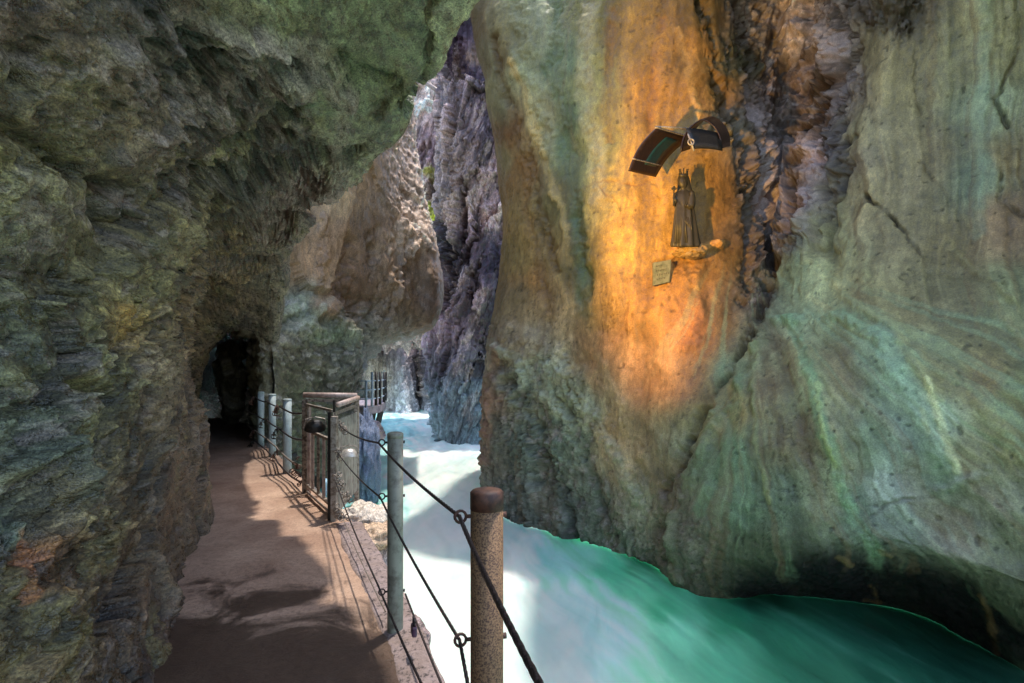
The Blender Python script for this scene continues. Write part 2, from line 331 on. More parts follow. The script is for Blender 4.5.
wallR_paint = [
    (474, 30, 84, 76, 54, .6), (480, 60, 108, 112, 92, .6), (492, 110, 112, 112, 88, .6), (498, 160, 112, 106, 78, .6), (504, 250, 112, 96, 56, .7), (508, 300, 104, 90, 62, .7),
    (505, 60, 86, 72, 46, .6), (508, 130, 92, 62, 30, .8), (520, 170, 104, 74, 38, .8), (520, 40, 92, 84, 54, .6), (520, 240, 120, 96, 52, .8), (530, 280, 122, 88, 42, .6),
    (530, 70, 124, 128, 100, .5), (545, 30, 128, 132, 108, .5), (540, 110, 134, 124, 88, .5), (548, 180, 112, 96, 58, .7), (560, 60, 96, 110, 84, .4), (566, 110, 80, 92, 64, .4), (562, 170, 96, 100, 66, .5), (572, 220, 102, 96, 56, .5), (574, 260, 108, 96, 46, .5),
    (585, 20, 124, 112, 78, .4), (590, 80, 148, 138, 108, .4), (595, 150, 158, 142, 106, .4), (600, 210, 170, 140, 92, .4), (560, 250, 138, 112, 66, .5), (556, 300, 146, 122, 84, .5),
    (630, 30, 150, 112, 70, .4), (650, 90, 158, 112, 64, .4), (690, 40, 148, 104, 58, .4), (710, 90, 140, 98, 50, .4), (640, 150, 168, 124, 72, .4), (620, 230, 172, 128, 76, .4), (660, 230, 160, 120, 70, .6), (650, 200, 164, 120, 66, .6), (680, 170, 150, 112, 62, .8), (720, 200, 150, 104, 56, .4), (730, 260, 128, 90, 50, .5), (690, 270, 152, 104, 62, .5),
    (600, 300, 160, 118, 74, .5), (640, 310, 156, 110, 72, .5), (690, 330, 138, 92, 54, .5), (720, 320, 100, 74, 44, .6), (600, 360, 138, 104, 70, .6), (650, 370, 140, 106, 76, .6), (680, 380, 128, 96, 66, .6),
    (500, 345, 112, 100, 84, 1), (530, 345, 124, 116, 98, 1), (490, 400, 112, 92, 80, 1.1), (487, 450, 84, 80, 74, 1.1), (515, 390, 92, 100, 90, 1.3), (545, 380, 116, 130, 118, 1.2), (575, 400, 122, 132, 112, 1.2), (520, 440, 70, 82, 78, 1.3), (550, 440, 72, 88, 80, 1.3), (585, 440, 98, 112, 98, 1.2), (520, 500, 86, 94, 92, 1.2), (560, 510, 84, 92, 88, 1.2), (600, 490, 88, 98, 90, 1.2), (610, 540, 100, 108, 98, 1.2), (620, 430, 136, 116, 84, .9), (630, 470, 142, 130, 104, .9), (642, 510, 128, 130, 112, .9), (650, 440, 126, 108, 78, .8), (560, 545, 60, 66, 60, 1.1),
    (700, 20, 96, 76, 50, .8), (735, 60, 84, 78, 66, 1.2), (735, 130, 90, 80, 70, 1.2), (745, 200, 60, 54, 50, 1.3), (755, 250, 66, 60, 60, 1.3), (757, 300, 66, 62, 58, 1.2), (760, 20, 116, 108, 104, 1.4), (800, 20, 158, 148, 152, 1.5), (830, 30, 132, 124, 126, 1.5), (780, 80, 108, 96, 98, 1.6), (820, 80, 96, 82, 78, 1.6), (800, 110, 78, 66, 62, 1.6), (760, 120, 128, 118, 124, 1.3), (785, 150, 116, 106, 112, 1.4), (810, 150, 132, 122, 130, 1.4), (830, 130, 110, 100, 102, 1.4), (770, 190, 112, 104, 110, 1.3), (800, 200, 122, 112, 118, 1.3), (785, 240, 92, 86, 86, 1.3), (820, 190, 118, 112, 92, .9), (840, 80, 96, 84, 76, 1.4), (865, 10, 74, 64, 54, 1.3), (890, 10, 66, 60, 48, 1.1),
    (870, 50, 116, 108, 80, .6), (900, 80, 124, 116, 84, .45), (860, 130, 120, 114, 86, .5), (920, 150, 120, 112, 84, .45), (960, 60, 122, 120, 90, .45), (985, 100, 124, 136, 110, .45), (985, 180, 112, 126, 104, .5), (1010, 60, 112, 110, 78, .6), (1010, 160, 116, 106, 76, .6), (1005, 220, 118, 100, 76, .5), (860, 200, 122, 114, 84, .5), (900, 230, 110, 104, 78, .5), (950, 240, 116, 108, 78, .5), (830, 240, 130, 130, 96, .5),
    (800, 280, 140, 150, 112, .4), (835, 290, 150, 152, 110, .4), (860, 300, 110, 104, 74, .4), (900, 310, 104, 100, 72, .4), (950, 300, 104, 102, 76, .5), (1000, 300, 100, 106, 78, .5), (800, 320, 130, 148, 118, .4), (850, 330, 116, 130, 96, .4),
    (760, 335, 110, 108, 84, .5), (745, 370, 104, 116, 90, .5), (770, 380, 98, 92, 70, .4), (730, 400, 110, 104, 66, .6), (700, 420, 112, 110, 74, .7), (790, 360, 108, 112, 82, .4), (810, 380, 116, 128, 96, .4), (840, 370, 112, 108, 82, .4), (870, 360, 116, 136, 112, .4), (900, 380, 112, 136, 112, .4), (940, 370, 116, 116, 82, .5), (980, 380, 112, 104, 72, .5), (1010, 400, 100, 110, 76, .5),
    (670, 440, 104, 110, 90, .9), (664, 490, 92, 92, 78, 1), (680, 530, 88, 88, 80, 1), (700, 470, 84, 102, 80, .8), (730, 450, 82, 108, 84, .6), (760, 440, 92, 96, 74, .5), (740, 500, 80, 102, 84, .7), (700, 560, 84, 86, 74, .9), (690, 595, 70, 66, 56, .8), (720, 585, 62, 66, 54, .8), (790, 440, 92, 90, 68, .5), (780, 500, 78, 92, 76, .7), (760, 550, 76, 86, 68, .7), (820, 440, 100, 98, 76, .5), (830, 490, 104, 112, 88, .6), (860, 440, 92, 108, 90, .5), (900, 440, 116, 136, 124, .6), (930, 420, 124, 142, 122, .6), (900, 490, 110, 122, 118, .7), (940, 470, 116, 132, 120, .7), (860, 510, 76, 92, 78, .6), (900, 530, 80, 92, 80, .8), (960, 460, 110, 112, 86, .5), (1000, 450, 104, 106, 74, .5), (990, 500, 112, 118, 100, .6), (960, 530, 96, 100, 88, .8), (1000, 550, 92, 100, 80, .7), (1015, 600, 70, 78, 60, .7),
    (750, 598, 20, 18, 15, .6), (790, 586, 15, 13, 11, .6), (830, 580, 14, 12, 10, .6), (870, 598, 15, 13, 11, .6), (920, 600, 15, 13, 11, .6), (960, 612, 17, 15, 12, .6), (900, 640, 12, 11, 10, .6), (850, 615, 12, 11, 10, .6), (950, 650, 12, 11, 10, .6), (990, 645, 16, 14, 12, .6), (1015, 668, 18, 16, 14, .6), (1000, 690, 14, 12, 11, .6),  # near-black rows paint in the shade under the bulge
    (1150, 200, 110, 104, 80, .6), (1150, 450, 100, 106, 80, .6),
]
DC = (44, 38, 32)
wallR_str = [
    # pale and green flow bands of the left part
    ([(520, 0), (527, 60), (538, 120), (545, 160)], 11, .12, (136, 138, 108), .5),
    ([(498, 40), (505, 100), (525, 150), (540, 215), (556, 270)], 5, -.14, (70, 48, 24), .5),
    ([(515, 60), (528, 110), (545, 170), (560, 215), (568, 260)], 4, .05, (186, 156, 96), .5),
    ([(556, 0), (552, 70), (560, 150), (574, 210), (584, 270), (582, 310)], 9, -.1, (84, 100, 74), .7),
    ([(590, 0), (586, 70), (592, 150), (600, 200)], 10, .07, (158, 148, 118), .5),
    ([(612, 10), (608, 80), (606, 140)], 5, -.05, (120, 84, 44), .45),
    ([(540, 0), (548, 30), (542, 60)], 5, .04, (140, 140, 112), .5),
    ([(520, 160), (528, 220), (540, 280), (552, 320)], 5, -.07, (104, 72, 30), .5),
    ([(575, 200), (590, 280), (588, 300)], 4, -.05, (78, 72, 30), .6),
    ([(676, 30), (690, 80), (700, 110), (696, 140)], 4, .05, (196, 160, 96), .35),
    ([(660, 20), (655, 90), (648, 150)], 5, -.04, (124, 84, 44), .4),
    ([(700, 0), (712, 60), (730, 110), (744, 160), (748, 240), (744, 300)], 6, -.35, (58, 46, 34), .55),
    # orange slab: fine cracks, hollows
    ([(570, 190), (600, 184), (640, 182), (655, 176)], 1.2, -.03, (110, 74, 40), .5),
    ([(600, 190), (618, 205), (625, 225)], 1.2, -.03, (110, 74, 40), .5),
    ([(655, 170), (658, 200), (655, 215)], 7, -.08, (180, 140, 64), .5),
    ([(656, 262), (672, 258), (686, 266)], 3.5, -.1, (50, 40, 26), .7),
    ([(610, 170), (612, 280), (600, 380)], 8, .05, None, 0),
    ([(675, 250), (700, 248), (722, 246)], 4, .16, (190, 140, 74), .6),
    ([(690, 250), (700, 290), (690, 340)], 12, .08, None, 0),
    ([(640, 300), (600, 360), (560, 380)], 7, -.05, (120, 84, 52), .3),
    # lower grey broken part
    ([(495, 345), (520, 360), (545, 395), (570, 420)], 5, .1, (140, 152, 142), .5),
    ([(498, 350), (496, 380), (488, 420), (486, 460)], 5, .1, (140, 104, 88), .55),
    ([(505, 370), (530, 405), (545, 450), (560, 500), (572, 545)], 7, -.22, (44, 50, 46), .5),
    ([(540, 360), (590, 400), (620, 450), (640, 510)], 7, .1, (140, 150, 132), .4),
    ([(560, 390), (585, 440), (600, 500), (622, 552)], 6, -.12, (58, 64, 58), .4),
    ([(600, 360), (640, 430), (655, 490)], 6, .05, (160, 140, 104), .4),
    ([(500, 490), (540, 480), (580, 500)], 6, -.1, (60, 68, 66), .4),
    # the dark chimney of eroded rock
    ([(740, 0), (750, 60), (752, 130), (760, 200), (772, 270)], 6, -.32, (50, 42, 38), .55),
    ([(775, 20), (782, 70), (778, 110), (790, 160), (796, 240)], 5, -.26, DC, .6),
    ([(800, 60), (815, 90), (812, 120), (790, 125)], 13, -.45, (40, 32, 28), .75),
    ([(840, 20), (850, 50), (835, 110), (845, 160), (832, 200)], 6, -.28, (48, 40, 34), .6),
    ([(770, 15), (800, 25), (835, 45), (800, 65)], 8, .2, (168, 156, 164), .5),
    ([(745, 80), (755, 120), (765, 170), (764, 210)], 6, .16, (150, 140, 148), .5),
    ([(800, 130), (812, 160), (805, 210), (812, 240)], 6, .2, (160, 150, 160), .5),
    ([(785, 130), (782, 180), (790, 230)], 4, .12, (136, 128, 136), .5),
    ([(822, 110), (832, 90), (850, 70)], 6, .18, (140, 130, 136), .4),
    ([(820, 160), (825, 210), (815, 260)], 4, -.15, (60, 50, 46), .5),
    ([(862, 0), (866, 30), (905, 25)], 8, -.3, (40, 34, 28), .7),
    ([(885, 0), (895, 14), (905, 0)], 9, .2, (70, 60, 44), .5),
    ([(768, 275), (762, 315), (752, 330)], 6, -.22, (44, 38, 32), .6),
    ([(790, 265), (800, 250), (815, 235)], 6, .06, (96, 92, 84), .4),
    # slab on the right
    ([(834, 150), (856, 135)], 3, -.12, (30, 26, 22), .7),
    ([(862, 195), (890, 212), (910, 240), (928, 265)], 2.0, -.1, (48, 42, 32), .7),
    ([(916, 40), (917, 90), (922, 110)], 1.6, -.05, (74, 66, 48), .6),
    ([(1020, 50), (1000, 90), (994, 100), (1010, 120)], 2.4, -.09, (60, 52, 40), .6),
    ([(985, 0), (980, 80), (984, 160), (980, 230)], 8, .03, (120, 140, 118), .55),
    ([(920, 160), (955, 205), (975, 240)], 1.5, -.05, (78, 70, 52), .5),
    ([(1003, 170), (1000, 200), (1024, 215)], 2.5, -.08, (72, 62, 46), .5),
    ([(905, 275), (950, 270), (1000, 290)], 3, -.05, (80, 78, 56), .4),
    ([(950, 240), (1000, 300), (1024, 320)], 3, .06, (120, 120, 84), .3),
    # boundary edge of the lower bulge
    ([(752, 330), (730, 375), (700, 410), (682, 450), (660, 500), (664, 560)], 4, -.22, (52, 46, 34), .45),
    ([(762, 334), (742, 380), (712, 420), (692, 465), (672, 520), (676, 580)], 6, .13, (100, 116, 88), .35),
    ([(840, 200), (852, 250), (880, 300), (930, 360), (1000, 430)], 7, .05, (134, 136, 96), .45),
    ([(815, 260), (850, 300), (890, 330), (940, 400)], 5, .05, (142, 148, 106), .4),
    ([(775, 320), (810, 315), (850, 322), (880, 345)], 6, .08, (116, 144, 118), .5),
    # stains that fan down the lower bulge, then the undercut's painted shade
    ([(757, 345), (752, 400), (756, 450), (770, 500)], 3, .03, (112, 124, 84), .6),
    ([(764, 350), (776, 400), (784, 450)], 4, .0, (70, 62, 46), .55),
    ([(790, 320), (812, 380), (826, 430), (838, 480), (865, 530), (880, 565)], 7, .04, (104, 142, 108), .55),
    ([(818, 385), (824, 425), (834, 470)], 2.5, .02, (140, 158, 108), .6),
    ([(770, 335), (798, 400), (812, 460), (816, 520)], 5, -.03, (80, 68, 52), .5),
    ([(745, 365), (728, 430), (700, 510)], 6, .0, (84, 116, 88), .45),
    ([(752, 360), (748, 420), (752, 480)], 3, -.02, (62, 70, 48), .5),
    ([(840, 330), (858, 380), (850, 430), (862, 480)], 7, .0, (92, 84, 64), .4),
    ([(928, 384), (938, 420), (948, 445), (956, 470)], 4.5, .02, (176, 184, 140), .8),
    ([(921, 412), (926, 430)], 3, .01, (168, 178, 136), .7),
    ([(880, 340), (905, 390), (925, 430), (950, 480)], 12, .04, (118, 146, 126), .5),
    ([(805, 565), (850, 530), (900, 500), (935, 496)], 2.2, -.07, (50, 50, 42), .6),
    ([(900, 500), (940, 490), (985, 470)], 5, .08, (120, 130, 122), .4),
    ([(990, 310), (1024, 345)], 4, .03, (128, 120, 84), .3),
    ([(880, 555), (890, 562)], 3, .03, (140, 126, 86), .4),
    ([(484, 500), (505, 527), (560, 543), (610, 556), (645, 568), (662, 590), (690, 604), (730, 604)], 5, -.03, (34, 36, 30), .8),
    ([(752, 604), (800, 592), (860, 588), (920, 598), (985, 625), (1024, 650)], 15, -.05, (16, 14, 12), .92),  # undercut shade, painted as a near-black band
    ([(820, 600), (880, 610), (940, 635), (1000, 668)], 15, 0, (16, 14, 12), .92),  # second band of the painted undercut shade
    ([(838, 560), (852, 566)], 3, .02, (128, 112, 76), .6),
    ([(872, 590), (880, 608), (862, 600)], 1.8, .02, (120, 100, 56), .35),
    ([(980, 600), (988, 630), (994, 655)], 4, .03, (112, 90, 52), .5),
    ([(1000, 560), (1024, 580)], 5, .04, (84, 92, 66), .4),
]
wallR_paint = [(x, y, *( (r*.80, g*.84, b*.66) if 572 < x < 748 and y < 320 else (r, g, b)), k) for x, y, r, g, b, k in wallR_paint]  # lamp's golden pool partly painted: wall around the shrine tinted yellower
def wallR_disp(S, px, rough, w1, w2):
    x, y = px[..., 0], px[..., 1]
    ang = np.arctan2(x-(735+.06*(y-300)), np.maximum(y-235, 4))*60
    fan = np.clip((x-735)/40, 0, 1)*np.clip((y-290)/60, 0, 1)
    fv = y/190
    wob = fbm(S*3, 4, 19, .6)
    qa = np.stack([x/17 + w1*.8, fv, 0*x], -1); qb = np.stack([ang/5 + w1*.75, fv, 0*x], -1)
    def F2(fn): return fn(qa)*(1-fan) + fn(qb)*fan
    st = F2(lambda q: fbm(q, 3, 41, .55)); st2 = F2(lambda q: fbm(q*np.array([3.6, 1.2, 1])+5 + .25*wob[..., None], 3, 43, .6)); st3 = F2(lambda q: fbm(q*np.array([11, 2.5, 1])+9+ .5*wob[..., None], 2, 44, .6))
    big = fbm(S*.5, 3, 6); med = fbm(S*1.6, 5, 12, .52)
    chip = np.clip(rough-.75, 0, 1)
    qq = (S@_rot(.1, .25, .3))*np.array([2.9, 2.9, .95], np.float32)
    ws = np.stack([fbm(S*4, 4, 9, .65), fbm(S*4+5, 4, 10, .65), fbm(S*4+9, 4, 12, .65)], -1)
    rid = fbm(qq*.85 + .4*w1[..., None], 5, 15, .58, True)
    cv, ce = cells(qq + .5*ws, 5); cv2, ce2 = cells(qq*2.7 + .7*ws, 15); cv3, ce3 = cells(qq*6.5 + 1.2*ws, 25)
    chim = np.exp(-((x-795+(y-100)*.05)/46)**4)*np.clip((300-y)/60, 0, 1)
    tub = fbm(np.stack([x/16+w1*2, y/75, np.zeros_like(x)], -1), 3, 61, .5)
    grain = fbm(S*8, 4, 8, .66)
    # scalloped polish of the lower bulge, small pits everywhere
    scal = np.abs(fbm(S*np.array([2.2, 2.2, 3.0], np.float32)+3, 3, 63, .5))*np.clip((y-420)/80, 0, 1)
    pits = np.clip((vnoise(S[..., 0]*15, S[..., 1]*15, S[..., 2]*15, 71)-.70)*6, 0, 1)
    D = big*.2 + med*.05*(.5+rough) + st*.05*(1-chim) + st2*.007 + chip*(rid*.11+cv*.12-.03*np.exp(-ce*26)+cv2*.045-.014*np.exp(-ce2*22)+cv3*.018-.006*np.exp(-ce3*16)) + .014*rough*grain - .012*pits + chim*(tub*.5 - .3*np.exp(-((x-798)/22)**2-((y-105)/60)**2)) - .05*scal
    cr = lines(S*np.array([.8, .8, .5], np.float32)+.25*ws, 73, .010)*.8*np.clip(fbm(S*.7, 2, 75)*4+.3, 0, 1) + lines(S*2.2+.4*ws, 77, .02)*chip
    cm = np.exp(.52*st + .26*st2 + .15*st3*(1-chip) + .32*grain + .34*fbm(S*3.1, 4, 79, .6)*(.4+rough) + chip*(.4*cv2+.4*cv3))*(1-.55*np.clip(cr, 0, 1))*(1-.5*pits)
    D = D - .018*np.clip(cr, 0, 1)
    g = np.clip((fbm(qq*np.array([3, 3, 5], np.float32), 5, 85, .66)-.18)*7, 0, 1)*chip*.8
    dk = np.clip((fbm(qq*1.6+31, 5, 87, .64)-.16)*8, 0, 1)*chip*.7
    gs = np.clip((fbm(qb*np.array([1.4, .8, 1])+31, 4, 89, .6)-.16)*7, 0, 1)*.35*np.clip((x-640)/60, 0, 1)*np.clip((y-260)/60, 0, 1)
    bs = np.clip((F2(lambda q: fbm(q*np.array([1.7, .8, 1])+51, 4, 93, .6))-.20)*8, 0, 1)*.35*(1-chim)
    return D, np.clip(cm, .3, 2.4), gs, (118, 146, 118), bs, (96, 80, 58), dk, (52, 50, 46), g, (142, 136, 142)
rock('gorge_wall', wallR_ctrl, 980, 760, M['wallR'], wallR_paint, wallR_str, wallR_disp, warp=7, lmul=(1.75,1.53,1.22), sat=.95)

# ------------------------------------------------------------------ BROWN CLIFF beyond the tunnel (left middle distance)
slab_ctrl = [  # upper rows out of view raised and leaned forward to shade the face
    colm([(90, -330, 12), (100, 60, 12.5), (120, 160, 13), (140, 240, 13), (160, 290, 14), (190, 320, 15), (215, 340, 15.5), (225, 400, 15.5), (225, 470, 15.5)]),
    colm([(200, -330, 10.2), (205, 60, 11), (210, 160, 11.2), (215, 230, 11.3), (222, 280, 11.4), (232, 312, 11.6), (243, 330, 11.4), (250, 336, 12.4), (252, 345, 14)]),
    colm([(250, -330, 10.2), (250, 60, 11), (252, 160, 11.3), (255, 230, 11.4), (260, 285, 11.2), (264, 315, 11), (266, 345, 10.9), (266, 400, 11), (264, 460, 11.2)]),
    colm([(300, -330, 10.6), (300, 60, 11.6), (300, 160, 12), (298, 230, 12.3), (296, 285, 12.2), (296, 315, 11.7), (294, 345, 11.5), (292, 400, 11.9), (292, 470, 12.2)]),
    colm([(350, -330, 11.3), (350, 60, 12.4), (348, 150, 13), (345, 220, 13.3), (342, 285, 13.4), (340, 312, 13.0), (336, 340, 13.0), (330, 400, 13.4), (328, 480, 13.4)]),
    colm([(385, -330, 12.8), (384, 60, 14), (382, 150, 14.6), (382, 220, 15), (380, 290, 15), (376, 322, 15.0), (362, 345, 14.6), (352, 400, 15.2), (350, 500, 15)]),
    colm([(405, -60, 17.5), (403, 60, 17.3), (402, 150, 17), (410, 220, 16.8), (414, 285, 16.6), (408, 322, 16.6), (382, 342, 16.8), (350, 378, 18), (346, 500, 17)]),
    colm([(412, -60, 19), (410, 60, 19), (412, 150, 18.8), (430, 225, 18.2), (442, 285, 17.8), (433, 326, 17.8), (398, 337, 18.8), (358, 356, 20), (348, 470, 20)]),
    colm([(412, -60, 23), (408, 60, 23), (410, 150, 23), (428, 225, 23), (441, 285, 22.5), (431, 324, 22), (402, 334, 22.8), (364, 350, 24), (352, 440, 24)]),
]
slab_paint = [
    (300, 210, 134, 112, 88, .4), (330, 190, 138, 118, 92, .35), (360, 170, 136, 112, 86, .4), (285, 260, 128, 106, 82, .4), (310, 270, 136, 110, 84, .4), (340, 250, 122, 98, 76, .4), (350, 290, 90, 70, 54, .4), (330, 310, 122, 98, 76, .5), (375, 230, 106, 88, 72, .5), (375, 290, 102, 84, 66, .5),
    (385, 180, 116, 98, 84, .7), (400, 160, 168, 150, 140, 1.1), (412, 190, 168, 152, 140, 1.2), (425, 225, 160, 142, 130, 1.2), (405, 240, 150, 130, 112, 1.1), (400, 280, 98, 80, 64, .6), (420, 280, 90, 74, 60, .6), (430, 300, 84, 68, 58, .6), (410, 310, 100, 84, 68, .6),
    (250, 270, 112, 102, 76, .9), (270, 300, 104, 104, 86, 1.1), (300, 310, 100, 112, 96, 1.1), (330, 330, 88, 104, 84, 1.0), (280, 330, 110, 108, 100, 1.2), (370, 325, 96, 96, 88, 1), (395, 325, 98, 90, 80, .9),
    (280, 370, 82, 80, 66, 1.2), (310, 365, 78, 76, 64, 1.2), (340, 355, 84, 88, 84, 1.2), (355, 375, 68, 68, 60, 1.2), (300, 400, 74, 76, 62, 1.1), (340, 400, 70, 70, 60, 1.1), (290, 440, 60, 62, 52, 1), (230, 320, 70, 66, 56, 1), (365, 370, 44, 44, 46, .8), (372, 352, 110, 116, 120, .8),
    (350, 480, 70, 72, 66, 1),
]
slab_str = [
    ([(322, 220), (318, 260), (312, 310)], 5, .12, (110, 86, 66), .4), ([(350, 245), (345, 285), (362, 312)], 9, -.25, (84, 66, 50), .5),
    ([(372, 235), (376, 280), (374, 320)], 6, -.2, (70, 56, 44), .3), ([(395, 255), (392, 310)], 5, .2, (120, 100, 78), .4), ([(415, 235), (405, 300)], 4, .15, (124, 104, 84), .35),
    ([(270, 335), (300, 315), (330, 322), (350, 312)], 5, -.12, (60, 66, 56), .5), ([(252, 318), (300, 330), (330, 300)], 4, .1, (124, 134, 122), .5),
    ([(280, 352), (330, 350), (370, 340)], 4, -.1, (60, 56, 50), .4), ([(360, 365), (385, 348), (410, 336)], 5, .15, (132, 138, 146), .6), ([(265, 335), (275, 360), (272, 400)], 5, .06, (96, 96, 86), .3),
]
def slab_disp(S, px, rough, w1, w2):
    q = (S @ _rot(0.1, .75, .2))*np.array([.8, 1, 2.4], np.float32)
    ws = np.stack([fbm(S*2, 4, 9, .65), fbm(S*2+5, 4, 10, .65), fbm(S*2+9, 4, 12, .65)], -1)
    rid = fbm(q*1.5 + .5*w1[..., None], 5, 71, .58, True); cv, ce = cells(q*1.5+.6*ws, 8); cv2, ce2 = cells(q*4+.9*ws, 18)
    chip = np.clip(rough-.45, 0, 1)
    fl = fbm(np.stack([px[..., 0]/11+w1, px[..., 1]/90, 0*w1], -1), 4, 72, .6)
    c0, e0 = cells((S@_rot(.3, .2, .6))*np.array([.42, .42, .3], np.float32)+.06*ws+3.3, 64)
    D = c0*.15*np.clip((438-px[..., 0])/25, 0, 1) + fbm(S*1.2, 4, 68)*.06 + fl*.06 + chip*(rid*.16+cv*.05-.02*np.exp(-ce*24)+cv2*.03-.01*np.exp(-ce2*20)+.08*fbm(S*5+.3*ws, 4, 73, .7, True))
    cm = np.exp(.3*fl + .3*fbm(S*4, 5, 74, .65) + chip*(.35*cv2 + .3*cv))*(1-.5*lines(S*1.1+.3*ws, 76, .018))
    g = np.clip((fbm(q*2.5, 5, 78, .65)-.2)*7, 0, 1)*chip*.6
    dk = np.clip((fbm(q*1.8+31, 5, 87, .64)-.18)*8, 0, 1)*chip*.6
    return D, np.clip(cm, .4, 2.2), dk, (52, 52, 46), g, (150, 148, 150)
rock('cliff', slab_ctrl, 420, 480, M['slab'], slab_paint, slab_str, slab_disp, warp=6, lmul=(2.0,1.85,1.65))

# ------------------------------------------------------------------ FAR ROCKS
def far_disp(k, sx=1.0):
    def f(S, px, rough, w1, w2):
        q = (S @ _rot(0.1, .3, .2))*np.array([.6, .6, .16], np.float32)*k
        ws = np.stack([fbm(S*.9, 4, 9, .65), fbm(S*.9+5, 4, 10, .65), fbm(S*.9+9, 4, 12, .65)], -1)
        rid = fbm(q + .5*w1[..., None], 6, 81, .6, True); cv, ce = cells(q*1.6+.5*ws, 28); cv2, ce2 = cells(q*4.5+.8*ws, 38)
        D = sx*rough*(rid*.6 + cv*.6 - .1*np.exp(-ce*20) + cv2*.2 - .06*np.exp(-ce2*16) + .12*fbm(q*6, 3, 88, .6, True))
        r = np.clip(rough-.15, 0, 1)
        cm = np.exp(r*(.4*cv2+.7*cv) + .6*fbm(q*5, 5, 84, .66))
        g = np.clip((fbm(q*3, 6, 90, .68)-.12)*7, 0, 1)*np.clip(rough-.5, 0, 1)*.8
        dk = np.clip((fbm(q*2.2+31, 5, 92, .64)-.14)*8, 0, 1)*np.clip(rough-.3, 0, 1)*.9
        return D, np.clip(cm, .35, 2.4), dk, (40, 34, 46), np.clip(g, 0, .85), (180, 170, 178)
    return f
butt_ctrl = [
    colm([(440, 60, 33), (440, 150, 33), (440, 210, 33), (436, 280, 33), (434, 330, 33), (436, 380, 33), (438, 425, 33), (440, 470, 33)]),
    colm([(446, 80, 28.5), (444, 150, 28.5), (440, 210, 28.5), (434, 280, 28.5), (429, 325, 28.5), (431, 380, 28.5), (436, 425, 28.5), (440, 475, 28)]),
    colm([(460, 80, 27), (456, 150, 27), (454, 210, 27), (448, 280, 26.8), (444, 330, 26.8), (444, 380, 26.6), (448, 425, 26.4), (450, 475, 26)]),
    colm([(478, 80, 26.5), (476, 150, 26.5), (474, 210, 26.5), (468, 280, 26.2), (464, 330, 26), (462, 380, 26), (464, 425, 26), (464, 475, 25.6)]),
    colm([(496, 80, 26.5), (494, 150, 26.5), (492, 210, 26.5), (488, 280, 26), (484, 330, 26), (482, 380, 26), (482, 425, 26), (482, 475, 25.6)]),
    colm([(530, 80, 26.5), (530, 150, 26.5), (525, 210, 26.5), (520, 280, 26), (512, 330, 26), (512, 380, 26), (512, 425, 26), (512, 475, 25.6)]),
]
butt_paint = [(450, 165, 110, 100, 106, 1), (460, 200, 104, 96, 96, 1), (470, 160, 116, 106, 110, 1), (448, 250, 44, 40, 46, 1), (495, 170, 120, 108, 124, 1.1), (485, 215, 150, 136, 150, 1.2), (500, 130, 100, 88, 106, 1), (470, 250, 58, 48, 62, .7), (495, 260, 42, 36, 58, .7), (450, 290, 104, 92, 104, 1), (470, 300, 84, 74, 84, 1), (490, 320, 46, 42, 50, .8),
    (440, 330, 96, 84, 100, 1), (465, 330, 76, 66, 76, 1), (440, 360, 60, 56, 70, .8), (470, 360, 58, 58, 72, .8), (450, 400, 78, 92, 108, .7), (475, 400, 84, 104, 124, .7), (455, 430, 92, 112, 128, .7), (478, 425, 86, 110, 128, .7)]
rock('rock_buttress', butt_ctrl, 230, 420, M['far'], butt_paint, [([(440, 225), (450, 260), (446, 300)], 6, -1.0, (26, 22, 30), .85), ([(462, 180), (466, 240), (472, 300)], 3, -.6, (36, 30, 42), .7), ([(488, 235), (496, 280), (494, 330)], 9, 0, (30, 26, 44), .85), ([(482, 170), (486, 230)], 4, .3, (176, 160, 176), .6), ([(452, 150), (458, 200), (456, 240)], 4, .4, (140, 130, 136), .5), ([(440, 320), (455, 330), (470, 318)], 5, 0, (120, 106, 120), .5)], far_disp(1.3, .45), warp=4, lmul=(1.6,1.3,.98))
back_ctrl = [
    colm([(370, -60, 36), (372, 30, 36), (375, 100, 36), (380, 160, 36), (385, 220, 36), (385, 290, 36), (380, 350, 40)]),
    colm([(400, -60, 34), (402, 30, 34), (404, 100, 34), (406, 160, 34), (410, 220, 34), (412, 290, 34), (410, 350, 40)]),
    colm([(430, -60, 35), (432, 30, 35), (434, 100, 34), (434, 160, 33.5), (436, 220, 33), (436, 290, 33), (430, 350, 40)]),
    colm([(452, -60, 40), (452, 30, 39), (454, 90, 38), (452, 140, 35), (450, 220, 34), (450, 290, 34), (450, 350, 40)]),
    colm([(468, -60, 35), (468, 30, 35), (468, 90, 35.5), (466, 135, 34), (466, 220, 32), (466, 290, 32), (466, 350, 38)]),
    colm([(484, -60, 33), (484, 30, 33), (484, 90, 33), (484, 135, 32), (484, 220, 31), (484, 290, 31), (484, 350, 36)]),
    colm([(530, -60, 31), (530, 30, 31), (530, 90, 31), (530, 135, 31), (530, 220, 30), (530, 290, 30), (530, 350, 34)]),
]
